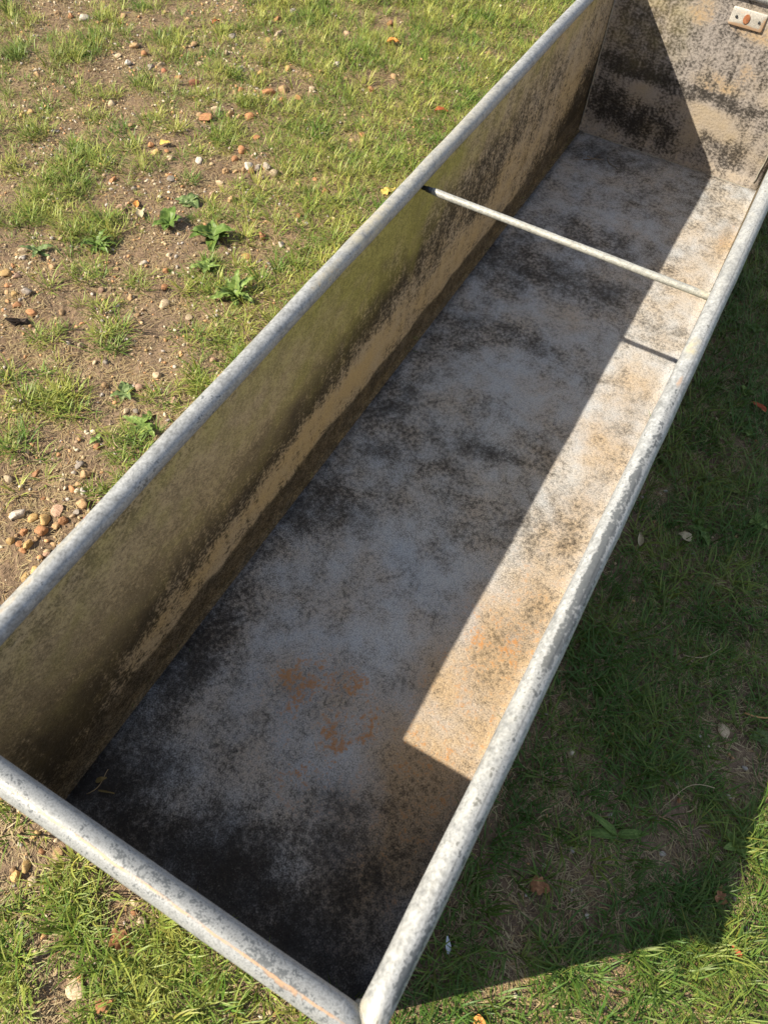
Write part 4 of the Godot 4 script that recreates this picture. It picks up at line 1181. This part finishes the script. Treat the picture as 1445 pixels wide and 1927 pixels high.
func build_plants() -> void:
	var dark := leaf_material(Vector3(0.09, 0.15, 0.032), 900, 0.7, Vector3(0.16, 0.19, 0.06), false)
	var grey_green := leaf_material(Vector3(0.115, 0.165, 0.06), 903, 0.8, Vector3(0.16, 0.2, 0.10), false)
	var bright := leaf_material(Vector3(0.13, 0.20, 0.05), 906, 0.6, Vector3(0.2, 0.22, 0.06), false)
	rosette("broadleaf_weed", "largest broad leaved weed, a dark green rosette with curling leaves on bare soil", -1.137, -1.556, 10, 0.088, 0.052, 0, 0.7, dark, 1)
	rosette("broadleaf_weed", "broad leaved weed with upright pale midribs, just left of the largest rosette", -1.30, -1.531, 9, 0.068, 0.042, 0, 0.8, dark, 2)
	rosette("broadleaf_weed", "flat round leaved weed behind the two broad leaved rosettes", -1.316, -1.667, 8, 0.055, 0.045, 0, 0.4, grey_green, 3)
	rosette("lobed_weed", "bushy bright green lobed weed near the left rim, below the broad leaved rosettes", -0.915, -1.367, 16, 0.085, 0.03, 4, 0.8, bright, 4)
	rosette("lobed_weed", "small lobed weed between the largest rosette and the bushy bright weed", -1.057, -1.421, 8, 0.06, 0.024, 3, 0.6, bright, 5)
	rosette("lobed_weed", "dark ragged weed under the dense grass tuft at the left edge", -1.425, -1.321, 12, 0.07, 0.026, 4, 0.7, dark, 6)
	rosette("rosette_weed", "neat grey green five leaved rosette alone on bare soil beside the left rim", -0.939, -0.886, 6, 0.048, 0.027, 0, 0.45, grey_green, 7)
	rosette("lobed_weed", "flat toothed light green weed between the grey green rosette and the rim", -0.825, -0.824, 8, 0.065, 0.030, 4, 0.35, bright, 8)
	rosette("seedling", "tiny seedling with two oval leaves near the toothed weed", -0.894, -0.724, 3, 0.024, 0.014, 0, 0.4, bright, 9)
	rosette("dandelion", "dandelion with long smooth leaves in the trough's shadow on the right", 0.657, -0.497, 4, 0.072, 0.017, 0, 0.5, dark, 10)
	rosette("lobed_weed", "low ragged weed at the left edge beside the dense tuft", -1.551, -1.193, 8, 0.06, 0.024, 3, 0.5, grey_green, 12)
	rosette("clover", "small light green clover in the shade at the right edge, beside the red leaf", 0.622, -1.686, 7, 0.03, 0.022, 0, 0.7, bright, 13)
	rosette("clover", "pale leaved clover in the shaded grass above the red leaf", 0.577, -1.83, 7, 0.032, 0.022, 0, 0.7, bright, 14)
	rosette("clover", "yellowish clover in the shaded grass near the right edge below the red leaf", 0.718, -1.396, 6, 0.034, 0.024, 0, 0.6, bright, 15)
	rosette("clover", "round leaved green clover at the right edge beside the pale stone", 0.87, -0.848, 7, 0.032, 0.024, 0, 0.6, grey_green, 16)
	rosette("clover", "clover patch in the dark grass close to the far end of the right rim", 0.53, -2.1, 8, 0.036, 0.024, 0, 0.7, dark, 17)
	rosette("clover", "clover at the sunny edge of the trough's shadow on the right", 0.875, -0.60, 8, 0.03, 0.02, 0, 0.6, bright, 18)
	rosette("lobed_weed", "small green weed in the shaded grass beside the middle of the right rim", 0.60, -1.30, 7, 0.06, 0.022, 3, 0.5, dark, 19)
	# fallen leaves
	var orange := leaf_material(Vector3(0.52, 0.22, 0.06), 920, 0.2, Vector3(0.58, 0.36, 0.12), true)
	var red := leaf_material(Vector3(0.34, 0.085, 0.04), 923, 0.2, Vector3(0.45, 0.18, 0.08), true)
	var brown := leaf_material(Vector3(0.25, 0.12, 0.06), 926, 0.3, Vector3(0.36, 0.2, 0.10), true)
	var cream := leaf_material(Vector3(0.42, 0.36, 0.24), 929, 0.2, Vector3(0.30, 0.24, 0.14), true)
	var yellow := leaf_material(Vector3(0.50, 0.38, 0.10), 932, 0.2, Vector3(0.55, 0.32, 0.1), true)
	fallen("fallen_leaf", "curled bright orange leaf at the top, in the turf left of the far trough", -1.285, -2.98, 0.4, leaf_mesh(0.06, 0.03, 0, 0.6, 0.3, 0.6, 50), orange, 0.014)
	fallen("fallen_leaf", "long dark red leaf lying in the bright grass near the far left rim", -0.869, -2.628, 0.6, leaf_mesh(0.055, 0.022, 0, 0.9, 0.1, 0.4, 51), red, 0.016)
	fallen("fallen_leaf", "flat yellow tan leaf touching the left rim near the brace rod", -0.78, -2.056, 1.2, leaf_mesh(0.06, 0.04, 3, 0.2, 0.1, 0.3, 52), yellow, 0.012)
	fallen("fallen_leaf", "small orange leaf on bare soil left of the broad leaved weeds", -1.443, -1.538, 2.2, leaf_mesh(0.04, 0.02, 0, 0.4, 0.2, 0.5, 53), orange, 0.008)
	fallen("fallen_leaf", "pale pinkish tan leaf just below the small orange leaf by the weeds", -1.394, -1.506, 2.5, leaf_mesh(0.055, 0.025, 0, 0.5, 0.15, 0.5, 54), cream, 0.008)
	fallen("fallen_leaf", "crumpled dark brown leaf in the grass below the near rim", -0.099, 0.138, 0.3, leaf_mesh(0.055, 0.035, 3, 1.1, 0.4, 1.8, 55), brown, 0.01)
	fallen("fallen_leaf", "light brown leaf half buried in grass at the bottom edge", -0.048, 0.233, 1.0, leaf_mesh(0.034, 0.024, 3, 0.7, 0.4, 0.6, 56), brown, 0.012)
	fallen("fallen_leaf", "ragged rust brown leaf in the shadow right of the near corner", 0.538, -0.329, 0.2, leaf_mesh(0.042, 0.036, 3, 0.4, 0.2, 0.6, 57), brown, 0.014)
	fallen("fallen_leaf", "rust brown leaf at the corner of the trough's shadow", 0.871, -0.477, 1.7, leaf_mesh(0.036, 0.024, 2, 0.6, 0.3, 0.6, 58), brown, 0.014)
	fallen("fallen_leaf", "small red leaf in the sunlit grass outside the shadow corner", 0.932, -0.408, 2.6, leaf_mesh(0.034, 0.012, 0, 0.7, 0.2, 0.5, 59), red, 0.014)
	fallen("fallen_leaf", "pale dry leaf in the dark grass beside the middle of the right rim", 0.585, -1.239, 2.9, leaf_mesh(0.036, 0.026, 0, 0.5, 0.2, 0.4, 60), cream, 0.02)
	fallen("fallen_leaf", "narrow papery grey leaf in the shade close under the right rim", 0.477, -1.167, 1.9, leaf_mesh(0.04, 0.015, 0, 0.8, 0.2, 0.4, 61), cream, 0.016)
	fallen("fallen_leaf", "dark red leaf in the shade at the right edge", 0.647, -1.774, 2.8, leaf_mesh(0.05, 0.018, 0, 0.6, 0.2, 0.4, 62), red, 0.02)
	fallen("fallen_leaf", "yellow tan leaf among gravel in the sparse upper left tufts", -1.606, -1.865, 0.7, leaf_mesh(0.04, 0.024, 0, 0.4, 0.3, 0.5, 63), yellow, 0.01)
	fallen("fallen_leaf", "round orange leaf fragment in the sunlit grass at the bottom right", 0.536, -0.081, 0.0, leaf_mesh(0.024, 0.02, 0, 0.4, 0.3, 0.4, 64), orange, 0.014)
	fallen("fallen_leaf", "dark brown leaf in the turf at the top edge", -1.99, -2.695, 1.4, leaf_mesh(0.045, 0.022, 0, 0.7, 0.2, 0.6, 65), red, 0.012)
	fallen("feather", "small pale blue grey feather standing in the grass right of the near corner", 0.453, -0.145, 2.2, leaf_mesh(0.038, 0.010, 0, 0.5, 1.0, 0.7, 66, 0.9), leaf_material(Vector3(0.45, 0.48, 0.54), 940, 0.6, Vector3(0.55, 0.57, 0.62), true), 0.008, 0.0, "feather")
	fallen("dirt_clod", "dark clod of earth with roots at the left edge", -1.369, -0.928, 0.4, lump(640, 12, 18, 0.7, 1.6, true), plain(lin(0.05, 0.036, 0.028), 0.95), 0.008, 0.0, "clod").scale = Vector3(0.062, 0.05, 0.05)
	# twigs and dry stems
	var stem := plain(lin(0.36, 0.28, 0.17), 0.8)
	var bark := plain(lin(0.10, 0.07, 0.05), 0.9)
	var twig := func(called: String, label: String, a: Vector3, b: Vector3, arch: float, r: float, mat: Material) -> void:
		var mid := (a + b) * 0.5
		var pts: Array[Vector3] = []
		var rad: Array[float] = []
		for k in 9:
			var v := k / 8.0
			pts.append(a.lerp(b, v) - mid + Vector3(0, arch * sin(v * PI), 0) + (b - a).cross(Vector3.UP).normalized() * 0.12 * a.distance_to(b) * sin(v * PI * 1.3))
			rad.append(r * (1.0 - 0.5 * v))
		single(called, tube(pts, rad, 7), mat, label, "twig", mid)
	twig.call("dry_stem", "arched tan stem in the shade beside the middle of the right rim", Vector3(0.655, 0.012, -0.93), Vector3(0.735, 0.014, -0.985), 0.006, 0.0011, stem)
	twig.call("dry_stem", "curved orange brown stem at the right edge by the round leaved clover", Vector3(0.815, 0.01, -0.87), Vector3(0.905, 0.014, -0.92), 0.008, 0.002, plain(lin(0.45, 0.25, 0.10), 0.8))
	twig.call("twig", "thin straight twig on bare soil below the broad leaved weeds", Vector3(-1.16, -0.004, -1.19), Vector3(-1.105, 0.0, -1.10), 0.003, 0.0012, bark)
	twig.call("dry_stem", "pale dry stem on the soil beside the left rim, near the gravel", Vector3(-0.86, 0.0, -0.75), Vector3(-0.775, 0.0, -0.72), 0.004, 0.0012, stem)
	twig.call("dry_stem", "long straw stem lying at the edge of the trough's shadow", Vector3(0.80, 0.012, -0.68), Vector3(0.71, 0.012, -0.60), 0.006, 0.0010, stem)
	# litter inside the trough
	var fy := FLOOR_Y + 0.004
	twig.call("dry_stem", "tiny dry tendril curling over the inner edge of the right rim", Vector3(0.327, RIM_Y + 0.004, -0.355), Vector3(0.318, RIM_Y + 0.016, -0.375), 0.002, 0.0007, stem)
	twig.call("twig", "pale short twig in the far left corner of the trough", Vector3(-0.245, fy, -2.66), Vector3(-0.185, fy, -2.665), 0.001, 0.0022, plain(lin(0.22, 0.19, 0.15), 0.9))
	twig.call("twig", "darker twig slanting beside the pale one in the trough's far corner", Vector3(-0.175, fy, -2.69), Vector3(-0.125, fy, -2.64), 0.001, 0.002, plain(lin(0.15, 0.12, 0.09), 0.9))
	twig.call("twig", "black broken twig crossing under the pale one in the far corner", Vector3(-0.25, fy, -2.63), Vector3(-0.20, fy, -2.69), 0.001, 0.0018, bark)
	twig.call("dry_stem", "tan grass stem lying in the near left corner of the trough", Vector3(-0.300, fy, -0.028), Vector3(-0.290, fy, -0.085), 0.002, 0.0012, stem)
	var bits := plain(lin(0.20, 0.15, 0.055), 0.7)
	single("seed_leaf", leaf_mesh(0.022, 0.011, 0, 0.4, 0.2, 0.4, 80), bits, "small yellowish seed leaf in the near left corner of the trough", "leaf", Vector3(-0.30, fy + 0.002, -0.055)).rotation.y = 0.9
	single("straw_stalk", leaf_mesh(0.035, 0.004, 0, 0.4, 0.25, 0.4, 81), bits, "short pale stalk beside the seed leaf in the trough's near corner", "stalk", Vector3(-0.285, fy + 0.001, -0.045)).rotation.y = 0.35

# ---------------------------------------------------------------- scene

func _ready() -> void:
	var cam := Camera3D.new()
	cam.name = "camera"
	add_child(cam)
	var lens := CameraAttributesPhysical.new()
	lens.frustum_focal_length = 16.66
	lens.exposure_aperture = 5.0
	lens.frustum_focus_distance = 1.75
	lens.frustum_near = 0.05
	lens.frustum_far = 300.0
	cam.attributes = lens
	cam.transform = Transform3D(Basis(Vector3(0.868143, 0.044268, -0.494336), Vector3(-0.441128, 0.525277, -0.727661), Vector3(0.227451, 0.849779, 0.475543)), Vector3(0.28878, 1.53988, -0.05432))
	cam.fov = 71.38
	cam.near = 0.05
	cam.far = 300.0
	cam.current = true
	print("fov ", cam.fov)

	var sky_mat := ProceduralSkyMaterial.new()
	sky_mat.sky_top_color = Color(0.66, 0.715, 0.81)
	sky_mat.sky_horizon_color = Color(0.85, 0.88, 0.91)
	sky_mat.sky_curve = 0.18
	sky_mat.ground_bottom_color = Color(0.25, 0.28, 0.18)
	sky_mat.ground_horizon_color = Color(0.5, 0.55, 0.5)
	sky_mat.sun_angle_max = 12.0
	sky_mat.sky_energy_multiplier = 0.74
	var sky := Sky.new()
	sky.sky_material = sky_mat
	var env := Environment.new()
	env.background_mode = Environment.BG_SKY
	env.sky = sky
	env.tonemap_mode = Environment.TONE_MAPPER_LINEAR
	env.tonemap_exposure = 2.15
	env.sdfgi_enabled = true
	env.ssao_enabled = true
	env.ssil_enabled = true
	var world := WorldEnvironment.new()
	world.environment = env
	add_child(world)

	var sun := DirectionalLight3D.new()
	sun.name = "sun"
	add_child(sun)
	sun.look_at_from_position(Vector3.ZERO, Vector3(0.9213, -1.0, -0.7486), Vector3.UP)
	sun.light_energy = 1.6
	sun.light_color = Color(1.0, 0.95, 0.86)
	sun.light_angular_distance = 0.5
	sun.shadow_enabled = true

	rng.seed = 20240
	for s in [[low_noise, 0.9, 2, 61], [mid_noise, 6.0, 3, 62], [fine_noise, 30.0, 3, 63], [patch_noise, 2.6, 3, 64]]:
		var n: FastNoiseLite = s[0]
		n.noise_type = FastNoiseLite.TYPE_SIMPLEX_SMOOTH
		n.frequency = s[1]
		n.fractal_octaves = s[2]
		n.seed = s[3]
	fill_lut()
	build_ground()
	build_trough()
	build_plants()
	build_pebbles()
	build_grass()
